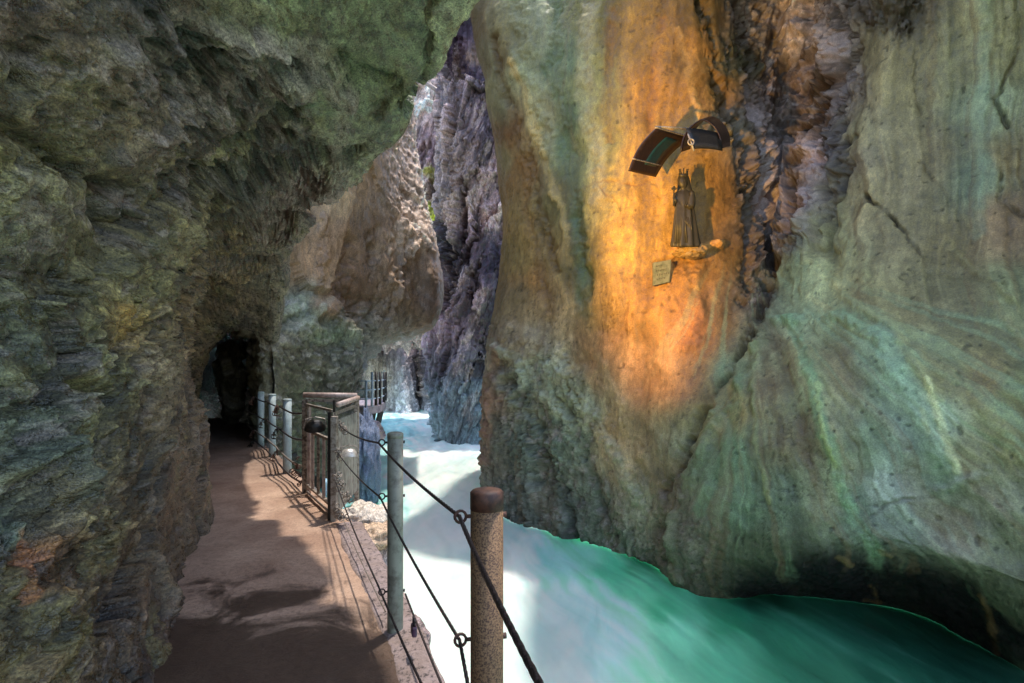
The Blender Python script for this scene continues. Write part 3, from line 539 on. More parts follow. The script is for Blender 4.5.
back_paint = [(410, 120, 150, 140, 144, 1.1), (425, 100, 176, 166, 172, 1.1), (430, 130, 120, 106, 122, .8), (440, 85, 190, 180, 180, 1), (440, 110, 172, 158, 162, .8), (436, 150, 96, 82, 98, .7), (445, 140, 140, 124, 140, .7), (450, 55, 84, 72, 100, .6), (452, 75, 62, 48, 92, .3), (460, 45, 66, 56, 84, .5), (462, 15, 40, 36, 48, .5), (468, 30, 44, 38, 56, .4), (468, 60, 120, 104, 92, .6), (475, 90, 40, 32, 66, .25), (478, 115, 34, 28, 58, .25), (462, 100, 70, 58, 84, .4), (460, 120, 56, 46, 76, .3),
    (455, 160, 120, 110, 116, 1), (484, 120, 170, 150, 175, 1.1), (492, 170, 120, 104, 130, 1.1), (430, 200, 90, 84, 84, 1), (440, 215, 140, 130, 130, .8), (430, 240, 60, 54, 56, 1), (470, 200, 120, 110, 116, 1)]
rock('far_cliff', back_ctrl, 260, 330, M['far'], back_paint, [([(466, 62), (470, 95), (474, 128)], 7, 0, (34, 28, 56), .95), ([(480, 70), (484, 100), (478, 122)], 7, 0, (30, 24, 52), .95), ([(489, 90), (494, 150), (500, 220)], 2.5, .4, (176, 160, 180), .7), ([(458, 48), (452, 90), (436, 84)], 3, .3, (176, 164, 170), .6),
    ([(470, 130), (476, 180), (470, 240)], 3, -.8, (36, 30, 40), .8), ([(482, 140), (488, 200)], 3, -.6, (36, 30, 42), .7), ([(430, 172), (438, 182)], 6, .2, (150, 160, 84), .8), ([(432, 206), (434, 218)], 3.5, .2, (176, 200, 84), .9), ([(461, 70), (462, 118)], 2, .5, (150, 140, 110), .6), ([(436, 175), (442, 225)], 5, -.8, (40, 36, 40), .5)], far_disp(1.1, .5), warp=4, lmul=(2.0,1.62,1.2))
end_ctrl = [
    colm([(330, 260, 44), (330, 330, 44), (330, 380, 44), (330, 420, 44)]),
    colm([(360, 260, 46), (362, 330, 46), (364, 380, 46), (364, 420, 46)]),
    colm([(385, 260, 48), (386, 330, 49), (388, 370, 49), (390, 420, 47)]),
    colm([(400, 260, 46), (402, 330, 46), (404, 370, 45), (404, 420, 44)]),
    colm([(415, 260, 50), (416, 330, 50), (418, 370, 50), (420, 420, 48)]),
    colm([(428, 260, 50), (430, 330, 48), (432, 370, 46), (432, 420, 45)]),
    colm([(460, 260, 44), (460, 330, 44), (460, 370, 44), (460, 420, 44)]),
]
end_paint = [(340, 350, 30, 28, 32, .8), (354, 370, 30, 28, 32, .8), (358, 390, 34, 32, 36, .8), (362, 352, 34, 32, 36, .8), (355, 410, 40, 40, 46, .8), (378, 350, 50, 46, 54, .8), (375, 370, 214, 206, 184, .4), (385, 385, 204, 200, 190, .5), (392, 370, 140, 130, 130, .7), (395, 345, 92, 84, 96, .7), (404, 335, 150, 120, 134, .7), (402, 360, 84, 80, 92, .7), (400, 385, 132, 138, 150, .7), (412, 380, 96, 98, 116, .6), (415, 350, 110, 104, 116, .7), (420, 335, 190, 168, 166, .7), (423, 365, 124, 124, 140, .6), (430, 350, 120, 118, 136, .6), (428, 385, 110, 126, 146, .6), (418, 400, 170, 180, 196, .6)]  # cave shade painted dark at left, sunlit opening beside it painted pale
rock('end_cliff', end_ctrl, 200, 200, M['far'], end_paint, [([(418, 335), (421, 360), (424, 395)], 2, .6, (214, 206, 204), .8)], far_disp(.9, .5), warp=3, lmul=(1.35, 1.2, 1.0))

# ------------------------------------------------------------------ WATER
def water_mat():
    m, t, b = nt('milky_glacier_water')
    an = mapping(t, (1.0, .33, 1), (0, 0, R(-14)))
    at = t.nodes.new('ShaderNodeAttribute'); at.attribute_name = 'Col'
    n = noise(t, an, .9, 4, .5, .8); n2 = noise(t, an, 3.0, 5, .55, .6)
    c = mix(t, 'MULTIPLY', .8, at.outputs['Color'], ramp(t, n, [(.32, (.72, .84, .86)), (.6, (1.1, 1.06, 1.05))]))
    c = mix(t, 'MULTIPLY', .5, c, ramp(t, n2, [(.3, (.84, .92, .94)), (.65, (1.08, 1.05, 1.05))]))
    t.links.new(c, b.inputs['Base Color'])
    b.inputs['Roughness'].default_value = .3; b.inputs['Specular IOR Level'].default_value = .45
    b.inputs['Subsurface Weight'].default_value = .9; b.inputs['Subsurface Radius'].default_value = (.55, 1.0, .9); b.inputs['Subsurface Scale'].default_value = .4
    t.links.new(bump(t, n, .35, .25, bump(t, n2, .3, .06)), b.inputs['Normal'])
    return m
nu, nv = 420, 640
gx = np.linspace(-1, 1, nu)[:, None]; gy = np.linspace(0, 1, nv)[None, :]
Yw = 1.0 + 79*gy**1.7 + 0*gx
Xw = gx*(9+.35*Yw) 
S = np.stack([Xw, Yw, np.full_like(Xw, WATER)], -1).astype(np.float32)
fl = S*np.array([.9, .3, 1], np.float32)
hz = fbm(fl, 4, 101)*.10 + fbm(S*np.array([2.2, .8, 1], np.float32), 3, 103)*.03
far = np.clip((Yw-13)/8, 0, 1)
S[..., 2] += hz*(1+far*1.4)
q = proj(S); wx = q[..., 0] + 22*fbm(S*.8, 4, 105); wy = q[..., 1] + 14*fbm(S*.8+4, 4, 106)
wp = [(400, 407, 205, 222, 232), (425, 404, 250, 250, 250), (395, 415, 150, 186, 196), (385, 428, 110, 160, 172), (400, 432, 130, 178, 190), (430, 415, 200, 222, 232), (415, 440, 210, 228, 236), (460, 450, 232, 240, 246), (400, 470, 236, 243, 248), (440, 480, 246, 250, 252), (470, 470, 200, 226, 236), (420, 540, 250, 252, 253), (460, 560, 252, 253, 254), (520, 600, 244, 250, 250), (450, 640, 253, 253, 254), (540, 660, 230, 243, 240), (520, 545, 210, 232, 228), (560, 560, 150, 216, 196), (580, 600, 190, 228, 216), (560, 530, 96, 182, 150), (610, 570, 92, 184, 150), (640, 590, 110, 190, 158), (620, 630, 176, 222, 206), (680, 640, 120, 190, 166), (660, 610, 70, 160, 126), (720, 620, 50, 128, 96), (720, 660, 96, 166, 140), (780, 640, 56, 120, 94), (820, 670, 56, 112, 90), (880, 660, 40, 92, 74), (940, 670, 34, 78, 64), (760, 605, 30, 84, 62), (640, 560, 40, 120, 88), (370, 500, 120, 170, 175), (372, 470, 150, 190, 200)]
fu = (S[..., 0] + .30*S[..., 1] + .5*fbm(S*.35, 3, 107))
sv = np.stack([fu*2.2, S[..., 1]*.33, 0*fu], -1)
wst = fbm(sv, 4, 109, .6); wst2 = fbm(sv*np.array([3.2, 2.2, 1])+5, 4, 113, .6)
wx = wx + 26*wst; wy = wy + 12*wst2
num = 0; den = 0
for r in wp:
    w = 1/((wx-r[0])**2+(wy-r[1])**2+200)**1.8; num = num+w[..., None]*lin(r[2:5]); den = den+w
wc = num/den[..., None]*np.array([.97, 1.05, .86]); wc = wc*np.exp(.28*wst+.22*wst2)[..., None]*1.45; wf = np.clip((wst+wst2*.7-.22)*3, 0, 1)[..., None]*.35*np.clip(wc[..., :1]*3, .15, 1); wc = wc*(1-wf)+np.array([.76, .84, .75])*wf; wc = np.minimum(np.clip(wc, 0, .9), np.array([.80, .85, .75]))*(1+.10*np.clip(wst2, -1, .2))[..., None]
wc = np.concatenate([wc, np.ones(wc.shape[:2]+(1,))], -1)
wat = mesh_from('river_water', S.reshape(-1, 3), grid_faces(nu, nv, True), water_mat(), wc.reshape(-1, 4)); wat['kind'] = 'structure'

# ------------------------------------------------------------------ small builders
SPLIT = {'crossbar', 'bar', 'rib', 'bracket', 'support', 'eyelet', 'hinge_bar', 'clamp'}
def bm_obj(name, bm, mat, parent=None, smooth=False, bevel=0):
    if name in SPLIT:
        left = set(bm.verts); isl = []
        while left:
            st_ = [left.pop()]; comp = set(st_)
            while st_:
                for e in st_.pop().link_edges:
                    for v in e.verts:
                        if v in left: left.discard(v); comp.add(v); st_.append(v)
            isl.append(comp)
        if len(isl) > 1:
            objs = []
            isl.sort(key=lambda c_: -len(c_))
            for k, comp in enumerate(isl):
                b2 = bmesh.new(); mp_ = {v: b2.verts.new(v.co) for v in comp}
                for f_ in {f for v in comp for f in v.link_faces}: b2.faces.new([mp_[v] for v in f_.verts])
                nm = 'bolt' if name == 'eyelet' and k else name
                objs.append(bm_obj(nm, b2, mat, parent, smooth, bevel))
            bm.free(); return objs[0]
    me = bpy.data.meshes.new(name); bmesh.ops.recalc_face_normals(bm, faces=bm.faces[:]); bm.to_mesh(me); bm.free()
    me.materials.append(mat)
    if smooth:
        for p in me.polygons: p.use_smooth = True
    o = bpy.data.objects.new(name, me); col.objects.link(o)
    if bevel:
        b = o.modifiers.new('bevel', 'BEVEL'); b.width = bevel; b.segments = 2; b.limit_method = 'ANGLE'
    if parent is not None: o.parent = parent; o.matrix_parent_inverse = Matrix.Translation(-parent.location)
    return o
def thing(name, loc, label, cat, group=None):
    o = bpy.data.objects.new(name, None); o.location = loc; o.empty_display_size = .1; col.objects.link(o)
    o['label'] = label; o['category'] = cat
    if group: o['group'] = group
    return o
def tag(o, label, cat, group=None, kind=None):
    o['label'] = label; o['category'] = cat
    if group: o['group'] = group
    if kind: o['kind'] = kind
    return o
def tube(bm, pts, r, seg=10, closed=False, cap=True):
    pts = [Vector(p) for p in pts]; n = len(pts); rings = []
    rr = r if isinstance(r, (list, tuple)) else [r]*n
    up = None
    for i, p in enumerate(pts):
        if closed: t = pts[(i+1) % n]-pts[i-1]
        else: t = pts[min(i+1, n-1)]-pts[max(i-1, 0)]
        t.normalize()
        if up is None: up = t.orthogonal().normalized()
        up = (up - t*up.dot(t)).normalized(); s = t.cross(up)
        rings.append([bm.verts.new(p + (up*math.cos(a)+s*math.sin(a))*rr[i]) for a in [2*math.pi*k/seg for k in range(seg)]])
    m = n if closed else n-1
    for i in range(m):
        A, B = rings[i], rings[(i+1) % n]
        for k in range(seg): bm.faces.new((A[k], A[(k+1) % seg], B[(k+1) % seg], B[k]))
    if cap and not closed: bm.faces.new(rings[0][::-1]); bm.faces.new(rings[-1])
def circ(c, nrm, r, n=14, a0=0, a1=2*math.pi, closed=True):
    nrm = Vector(nrm).normalized(); u = nrm.orthogonal().normalized(); v = nrm.cross(u)
    return [Vector(c)+(u*math.cos(a0+(a1-a0)*k/(n if closed else n-1))+v*math.sin(a0+(a1-a0)*k/(n if closed else n-1)))*r for k in range(n)]
def box(bm, c, s, rz=0, rx=0, ry=0):
    mt = Matrix.Translation(c) @ Matrix.Rotation(rz, 4, 'Z') @ Matrix.Rotation(ry, 4, 'Y') @ Matrix.Rotation(rx, 4, 'X') @ Matrix.Diagonal((*s, 1))
    bmesh.ops.create_cube(bm, size=1, matrix=mt)
def beam(bm, a, b, w, h):
    a, b = Vector(a), Vector(b); d = b-a; L = d.length
    mt = Matrix.Translation((a+b)/2) @ d.to_track_quat('X', 'Z').to_matrix().to_4x4() @ Matrix.Diagonal((L, w, h, 1))
    bmesh.ops.create_cube(bm, size=1, matrix=mt)
def simple_mat(name, c, rough=.6, metal=0, var=.25, scale=30, bmp=.2, c2=None, thr=(.45, .6)):
    m, t, b = nt(name); v = mapping(t)
    n = noise(t, v, scale, 6, .65); n2 = noise(t, v, scale*.2, 5, .6)
    base = mix(t, 'MIX', ramp(t, n, [(thr[0], 0.0), (thr[1], 1.0)]), c, c2 if c2 else tuple(x*(1-var) for x in c))
    base = mix(t, 'MULTIPLY', .7, base, ramp(t, n2, [(.3, .7), (.7, 1.15)]))
    t.links.new(base, b.inputs['Base Color']); b.inputs['Roughness'].default_value = rough; b.inputs['Metallic'].default_value = metal
    t.links.new(bump(t, n, bmp, .004), b.inputs['Normal'])
    return m
M['rustpost'] = simple_mat('speckled_rusty_paint', (.30, .165, .075), .65, .0, scale=190, c2=(.075, .036, .02), thr=(.45, .58), bmp=.5)
M['rustcap'] = simple_mat('dark_rust', (.11, .045, .025), .6, 0, scale=40, c2=(.05, .022, .015), bmp=.4)
M['paintpost'] = simple_mat('weathered_grey_green_paint', (.25, .245, .185), .55, 0, scale=14, c2=(.12, .105, .075), thr=(.48, .66))
M['palepost'] = simple_mat('pale_blue_grey_paint', (.36, .42, .41), .5, 0, scale=12, c2=(.22, .25, .23), thr=(.5, .75))
M['cable'] = simple_mat('dark_steel_rope', (.06, .045, .045), .45, .5, scale=120, c2=(.025, .02, .02), bmp=.6)
M['cablepale'] = simple_mat('galvanised_rope', (.32, .27, .22), .45, .4, scale=80, c2=(.14, .11, .09))  # paler rope tone for some cables and the gate chains
M['steel'] = simple_mat('old_galvanised_steel', (.42, .36, .30), .5, .3, scale=25, c2=(.2, .15, .11))
M['brown'] = simple_mat('brown_gate_steel', (.33, .26, .20), .5, .2, scale=25, c2=(.08, .05, .035))
M['rail'] = simple_mat('pinkish_rail_wood', (.50, .37, .31), .5, 0, scale=20, c2=(.33, .23, .19))
M['board'] = simple_mat('beige_board', (.36, .33, .27), .7, 0, scale=12, c2=(.24, .21, .17))
M['black'] = simple_mat('black_metal', (.02, .017, .014), .45, .2, scale=30, c2=(.035, .028, .02))
M['lampcase'] = simple_mat('dirty_lamp_casing', (.55, .50, .44), .35, .4, scale=20, c2=(.3, .26, .22))

# ------------------------------------------------------------------ PATH
def path_mat():
    m, t, b = nt('worn_brown_concrete'); v = mapping(t)
    n = noise(t, v, 2.0, 6, .6, .6); n2 = noise(t, v, 26, 8, .75); n3 = noise(t, v, 120, 3, .7); n4 = noise(t, v, .9, 3, .5)
    c = mix(t, 'MIX', ramp(t, n, [(.35, 0.0), (.65, 1.0)]), (.30, .185, .125), (.45, .305, .215))
    c = mix(t, 'MULTIPLY', 1.0, c, ramp(t, n2, [(.3, .62), (.5, 1.0), (.7, 1.18)]))
    c = mix(t, 'MULTIPLY', .8, c, ramp(t, n3, [(.33, .55), (.48, 1.0), (.7, 1.15)]))
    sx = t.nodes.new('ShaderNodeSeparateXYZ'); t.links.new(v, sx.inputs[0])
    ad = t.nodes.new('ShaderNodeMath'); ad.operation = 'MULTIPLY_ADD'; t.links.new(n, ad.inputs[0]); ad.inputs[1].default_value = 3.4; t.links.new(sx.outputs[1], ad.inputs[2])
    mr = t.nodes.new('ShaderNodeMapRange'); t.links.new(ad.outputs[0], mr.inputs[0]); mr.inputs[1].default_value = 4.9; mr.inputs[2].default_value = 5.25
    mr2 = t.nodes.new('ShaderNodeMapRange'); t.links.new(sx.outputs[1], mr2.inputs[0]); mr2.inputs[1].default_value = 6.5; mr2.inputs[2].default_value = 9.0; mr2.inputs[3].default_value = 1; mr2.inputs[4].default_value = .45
    c = mix(t, 'MULTIPLY', 1.0, c, ramp(t, mr.outputs[0], [(0, (.27, .24, .22)), (.5, (.7, .68, .66)), (1, (1.15, 1.12, 1.1))]))  # roof shade over the near path, painted into the concrete colour
    c = mix(t, 'MULTIPLY', 1.0, c, ramp(t, mr2.outputs[0], [(0, 0.0), (1, 1.0)]))  # darkens the path towards the tunnel, shade painted into the colour
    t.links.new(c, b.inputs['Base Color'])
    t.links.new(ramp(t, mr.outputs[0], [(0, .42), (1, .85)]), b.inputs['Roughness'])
    t.links.new(bump(t, n3, .5, .006, bump(t, n2, .5, .02)), b.inputs['Normal'])
    return m
L_ = [(-2.2, -2.0), (0, -1.7), (1.5, -1.8), (2.5, -2.1), (4, -2.9), (6, -3.95), (8, -5.1), (11, -6.95), (14, -8.8), (17, -10.8)]
R_ = [(-2.2, .55), (0, .36), (.9, .12), (1.53, -.02), (2.0, -.22), (2.95, -.60), (4.0, -1.08), (5.22, -1.64), (6.3, -2.35), (7.7, -3.25), (9.25, -4.2), (10.4, -5.0), (14, -6.6), (17, -8.6)]
ys = np.concatenate([np.linspace(-2.2, 11, 260), np.linspace(11.1, 17, 40)]); us = np.linspace(0, 1, 60)
xl = np.interp(ys, *zip(*L_)); xr = np.interp(ys, *zip(*R_))
Xp = xl[:, None]*(1-us) + xr[:, None]*us; Yp = ys[:, None] + 0*us
S = np.stack([Xp, Yp, 0*Xp], -1).astype(np.float32)
S[..., 2] = fbm(S*1.2, 4, 301)*.022 + fbm(S*7, 3, 303)*.007
top = S
side = S[:, -1:, :].copy(); rows = [top]
for dz, ox in ((-.05, .012), (-.22, .02), (-.35, -.05)):
    r = S[:, -1:, :].copy(); r[..., 2] += dz; r[..., 0] += ox; rows.append(r)
S2 = np.concatenate(rows, 1)
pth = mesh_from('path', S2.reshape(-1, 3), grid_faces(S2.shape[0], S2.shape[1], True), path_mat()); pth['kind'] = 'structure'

# rough masonry edge strip along the railing
def kerb_mat():
    m, t, b = nt('lilac_stone_edge'); v = mapping(t)
    n2 = noise(t, v, 30, 8, .75); n = noise(t, v, 5, 5, .6)
    c = mix(t, 'MIX', ramp(t, n, [(.35, 0.0), (.65, 1.0)]), (.25, .18, .15), (.33, .25, .235))
    c = mix(t, 'MULTIPLY', 1.0, c, ramp(t, n2, [(.40, .22), (.47, .9), (.7, 1.2)]))
    t.links.new(c, b.inputs['Base Color']); b.inputs['Roughness'].default_value = .8
    t.links.new(bump(t, n2, .7, .015), b.inputs['Normal'])
    return m
M['kerb'] = kerb_mat()
yk = np.linspace(-1.5, 5.1, 300); prof = [(-.19, -.012), (-.17, .006), (-.13, .012), (-.06, .018), (.05, .02), (.10, .008), (.11, -.06)]
xk = np.interp(yk, *zip(*R_))
S = np.array([[(x+ox*min(1, .55+.1*max(0, y)), y, oz) for ox, oz in prof] for x, y in zip(xk, yk)], np.float32)
S = np.einsum('avk,wv->awk', S, crw(7, 60, np.ones(6)))
S[..., 2] += fbm(S*6, 4, 311)*.014; S[..., 0] += fbm(S*3, 3, 313)*.02
kb = mesh_from('kerb_strip', S.reshape(-1, 3), grid_faces(S.shape[0], S.shape[1], True), M['kerb']); kb['kind'] = 'structure'

# ------------------------------------------------------------------ river bank rocks under path and gate
M['bank'] = rock_mat('pale_bank_rock', .9, 1.6, .2, grain=.7)
def bank_disp(S, px, rough, w1, w2):
    cv, ce = cells(S*2.2+.3*w1[..., None], 4); cv2, ce2 = cells(S*6+.3*w2[..., None], 6)
    return fbm(S*.9, 3, 91)*.14 + cv*.12 - .08*np.exp(-ce*9) + cv2*.04 - .03*np.exp(-ce2*7) + .03*fbm(S*6, 3, 8, .6, True)
bank_ctrl = []
for y in (-2, 0, 2, 3.5, 4.6, 5.6, 6.8, 8.2, 10, 12, 13.8, 15.5):
    x = float(np.interp(y, *zip(*R_))); o = 0.05 + .45*math.exp(-((y-6.2)/1.5)**2); 
    d = .42*math.exp(-((y-6.0)/1.6)**2)
    if y > 11: x = -5.4 - (y-11)*.12 ; o = .3; 
    bank_ctrl.append([(x-.9, y, -.3), (x-.25, y, -.22), (x+.05+o*.5, y, -.24), (x+.15+o, y, -.45), (x+.1+o, y, -.9), (x+.0+o, y, -1.5), (x+o*.8, y, -2.4)])
bank_paint = [(370, 520, 214, 196, 176, 1), (385, 560, 190, 170, 156, 1), (360, 480, 130, 126, 120, 1), (365, 450, 110, 116, 128, 1), (300, 450, 70, 66, 60, 1), (400, 640, 140, 120, 116, 1), (500, 900, 110, 100, 90, 1)]  # palest beside the gate panel, darker towards the tunnel
rock('river_bank', bank_ctrl, 420, 160, M['bank'], bank_paint, (), bank_disp, warp=6, toward=(5, 5, 3), lmul=1.3)

def boulder(name, c, s, seed, mat, paint_c, label, sub=5, rot=0):
    bm = bmesh.new(); bmesh.ops.create_icosphere(bm, subdivisions=sub, radius=1)
    V = np.array([v.co[:] for v in bm.verts], np.float32)
    q = V*1.2+seed
    cv, ce = cells(q*1.3, seed); cv2, ce2 = cells(q*3.2+.2, seed+3)
    d = 1 + .22*fbm(q, 4, seed) + .16*cv - .05*np.exp(-ce*6) + .06*cv2 - .03*np.exp(-ce2*6) + .03*fbm(q*5, 3, seed+1, .6, True)
    V = V*d[:, None]*np.array(s)
    cr, sr = math.cos(rot), math.sin(rot)
    for v, p in zip(bm.verts, V): v.co = (p[0]*cr-p[1]*sr, p[0]*sr+p[1]*cr, p[2])
    me = bpy.data.meshes.new(name); bm.to_mesh(me); bm.free()
    for p in me.polygons: p.use_smooth = True
    a = me.color_attributes.new('Col', 'FLOAT_COLOR', 'POINT'); cc = lin(paint_c)
    a.data.foreach_set('color', np.tile([*cc, 1], len(me.vertices)).astype(np.float32))
    me.materials.append(mat)
    o = bpy.data.objects.new(name, me); o.location = c; col.objects.link(o)
    tag(o, label, 'rock')
    return o
boulder('rock', P(368, 462, 13.5), (.36, .8, 1.35), 3, M['bank'], (120, 132, 156), 'tall blue-grey rock standing in the river behind the slatted gate panel', rot=.2)
boulder('rock', P(364, 432, 15.5), (.55, 1.0, .42), 9, M['bank'], (200, 176, 176), 'low pinkish rock below the far platform, above the blue-grey rock')
boulder('rock', (-1.62, 5.75, -.14), (.3, .34, .2), 12, M['bank'], (224, 208, 190), 'pale rubble stone beside the foot of the slatted gate panel', sub=4)
boulder('rock', (-1.32, 5.05, -.12), (.22, .3, .13), 17, M['bank'], (210, 180, 150), 'pale stone on the bank just outside the lower cables', sub=4)

# ------------------------------------------------------------------ CABLE RAILING
NP = (-.075, 1.53); P2 = (-.675, 2.96); GP = (-1.81, 5.22)
def ringeye(bm, c, nrm, r=.016, w=.0045): tube(bm, circ(c, nrm, r), w, 6, closed=True)
rail = thing('cable_railing', (P2[0], P2[1], 0), 'cable railing with a rusty near post and a grey-green post', 'railing')
def post(px, py, r, h, mat, capmat, parent, label=None, eyes=(), z0=-.02, side=(-1, -.2), pitch=.02, capd=.02, rustband=.055):
    bm = bmesh.new()
    prof = [(z0, r), (z0+.25, r), (h*.5, r), (h-rustband, r)]
    tube(bm, [(px, py, z) for z, _ in prof], r, 40)
    o = bm_obj('post', bm, mat, parent, True)
    if label: o['label'] = label
    bm = bmesh.new()
    tube(bm, [(px, py, h-rustband), (px, py, h-.006), (px, py, h), (px, py, h+.004)], [r+.001, r+.001, r-.005, r*.6], 40)
    c = bm_obj('cap', bm, capmat, o, True); c.matrix_parent_inverse = Matrix.Identity(4) if False else c.matrix_parent_inverse
    d = Vector((side[0], side[1], 0)).normalized()
    for z in eyes:
        bm = bmesh.new(); e = Vector((px, py, z)) + d*(r+.03)
        ringeye(bm, e, (.35, -1, .15), .017)
        tube(bm, [Vector((px, py, z))+d*(r-.01), Vector((px, py, z))+d*(r+.014)], .006, 8)
        tube(bm, [Vector((px, py, z))-d*(r-.01), Vector((px, py, z))-d*(r+.010)], .009, 6)
        bm_obj('eyelet', bm, M['rustcap'] if mat is M['rustpost'] else M['cable'], o, True)
    return o
post(*NP, .049, 1.15, M['rustpost'], M['rustcap'], rail, 'rust-speckled post with a dark brown rusty top', (1.075, .71), z0=-.3)
post(*P2, .045, 1.155, M['paintpost'], M['paintpost'], rail, 'grey-green painted post', (1.10, .79, .24), z0=-.3, rustband=.03)
def cat(pts, n=14):
    C = np.array(pts, float); W = crw(len(C), n*(len(C)-1)+1, np.ones(len(C)-1)); return [tuple(p) for p in W@C]
def cable(pts, r, mat, parent, name='cable', twist=True):
    bm = bmesh.new(); p = []
    for a, b in zip(pts[:-1], pts[1:]):
        a = Vector(a); b = Vector(b); L = (b-a).length
        p += [a+(b-a)*(k/24)-Vector((0, 0, L*.012*4*(k/24)*(1-k/24))) for k in range(24)]
    p.append(Vector(pts[-1]))
    if twist:      # three strands laid around each other
        p = [Vector(q) for q in p]; L = 0; strands = [[], [], []]
        dense = []
        for a, b in zip(p[:-1], p[1:]):
            k = max(1, int((b-a).length/(r*.8)))
            dense += [a+(b-a)*i/k for i in range(k)]
        for i, q in enumerate(dense):
            t = (dense[min(i+1, len(dense)-1)]-dense[max(i-1, 0)]).normalized(); u = Vector((0, 0, 1)).cross(t).normalized(); v = t.cross(u)
            for s in range(3):
                a = i*.55 + s*2.094
                strands[s].append(q+(u*math.cos(a)+v*math.sin(a))*r*.2)
        for s in strands: tube(bm, s, r*.5, 5)
    else: tube(bm, p, r, 8)
    return bm_obj(name, bm, mat, parent, True)
cable([(-1.74, 5.17, .97), (-.762, 2.93, 1.10), (-.155, 1.515, 1.075), (.038, .69, 1.08), (.25, -.3, 1.075)], .0095, M['cable'], rail)
cable([(-1.76, 5.17, .70), (-.755, 2.93, .79), (-.155, 1.515, .71), (.22, -.3, .71)], .0082, M['cable'], rail)
cable([(-1.77, 5.15, .40), (-.76, 2.9, .30), (-.13, 1.5, .31), (.2, 0, .32)], .0085, M['cable'], rail)
cable([(-.61, 2.93, .235), (-.03, 1.48, .2), (.2, .4, .2)], .0085, M['cable'], rail)
cable([(-1.74, 5.15, .14), (-.74, 3.0, .10)], .006, M['cablepale'], rail)

# padlock hanging on the lowest cable
def padlock(loc, s, rz, mat, label, group=None, bodyc=None):
    t = thing('padlock', loc, label, 'padlock', group)
    bm = bmesh.new(); box(bm, Vector(loc)+Vector((0, 0, -.55*s)), (.7*s, .3*s, .62*s), rz); bm_obj('lock_body', bm, bodyc or M['rail'], t, bevel=.1*s)
    bm = bmesh.new(); c, sn = math.cos(rz), math.sin(rz)
    pts = [(-.22, -.26), (-.22, .05), (-.15, .2), (0, .26), (.15, .2), (.22, .05), (.22, -.26)]
    tube(bm, [Vector(loc)+Vector((x*s*c, x*s*sn, z*s)) for x, z in pts], .055*s, 8); bm_obj('shackle', bm, mat, t, True)
    return t
M['violet'] = simple_mat('violet_lacquer', (.10, .05, .085), .4, .2, scale=15)
padlock((-.51, 2.66, .215), .09, 1.9, M['cable'], 'dark violet padlock hanging on the lowest cable near the grey-green post', bodyc=M['violet'])

# ------------------------------------------------------------------ BALCONY GATE
g = thing('railing_gate', (GP[0], GP[1], 0), 'brown steel gate bay with slatted side panel and wooden handrail', 'gate')
A = (-2.585, 6.40); B = (-1.955, 6.45)      # inner far corner, outer corner
bm = bmesh.new(); beam(bm, (GP[0], GP[1], -.02), (GP[0], GP[1], 1.06), .072, .06); bm_obj('post', bm, M['steel'], g, bevel=.006)['label'] = 'tall beige gate post'
bm = bmesh.new(); beam(bm, (GP[0]-.055, GP[1]+.015, -.02), (GP[0]-.055, GP[1]+.015, 1.10), .03, .03); beam(bm, (GP[0]-.02, GP[1]+.05, 1.0), (GP[0]-.02, GP[1]+.05, 1.22), .02, .02); bm_obj('hinge_bar', bm, M['black'], g)
bm = bmesh.new(); beam(bm, (*A, -.02), (*A, 1.17), .06, .06); bm_obj('post', bm, M['brown'], g, bevel=.005)
bm = bmesh.new(); beam(bm, (A[0]+.07, A[1]-.05, -.0), (A[0]+.07, A[1]-.05, 1.12), .05, .03); bm_obj('frame', bm, M['rail'], g)
def lerp(a, b, f): return (a[0]+(b[0]-a[0])*f, a[1]+(b[1]-a[1])*f)
def on(a, b, f, z): p = lerp(a, b, f); return (p[0], p[1], z)
# front panel: A -> GP
bm = bmesh.new()
for z, w in ((.12, .025), (.035, .02), (.80, .03), (1.11, .025)):
    beam(bm, on(A, GP, .06, z), on(A, GP, .95, z), w, w)
bm_obj('crossbar', bm, M['steel'], g)
for k, f in enumerate((.30, .5, .68, .84)):
    bm = bmesh.new(); beam(bm, on(A, GP, f, .135), on(A, GP, f, .785), .028, .028); bm_obj('bar', bm, M['brown'] if k % 2 else M['rail'], g)
bm = bmesh.new(); beam(bm, on(A, GP, .86, .8), on(A, GP, .86, 1.1), .016, .016); beam(bm, on(A, GP, .13, .8), on(A, GP, .13, 1.1), .02, .02); bm_obj('bar', bm, M['steel'], g)
# side panel of upright boards: GP -> B
for k in range(7):
    f = .12+.132*k; f2 = f+.118
    bm = bmesh.new(); beam(bm, on(GP, B, f, .52), on(GP, B, f2, .52), .02, .98 + .0*k); bm_obj('board', bm, M['board'], g, bevel=.003)
bm = bmesh.new()
for z in (.03, .62, 1.08): beam(bm, (GP[0]-.018, GP[1]+.03, z), (B[0]-.024, B[1], z), .016, .035)
bm_obj('crossbar', bm, M['steel'], g)
bm = bmesh.new(); beam(bm, (*B, -.4), (*B, 1.2), .05, .05); bm_obj('post', bm, M['steel'], g, bevel=.004)
# handrail
bm = bmesh.new(); tube(bm, [(A[0]-.02, A[1], 1.225), (B[0]+.0, B[1], 1.215)], .034, 14); bm_obj('handrail', bm, M['rail'], g, True)
bm = bmesh.new(); tube(bm, [(GP[0]+.0, GP[1]+.12, 1.17), (B[0]+.03, B[1]-.06, 1.19)], .03, 14); bm_obj('handrail', bm, M['rail'], g, True)
bm = bmesh.new(); beam(bm, (A[0]+.04, A[1]-.02, 1.16), (B[0], B[1]-.02, 1.15), .05, .035); bm_obj('rail_bracket', bm, M['brown'], g)
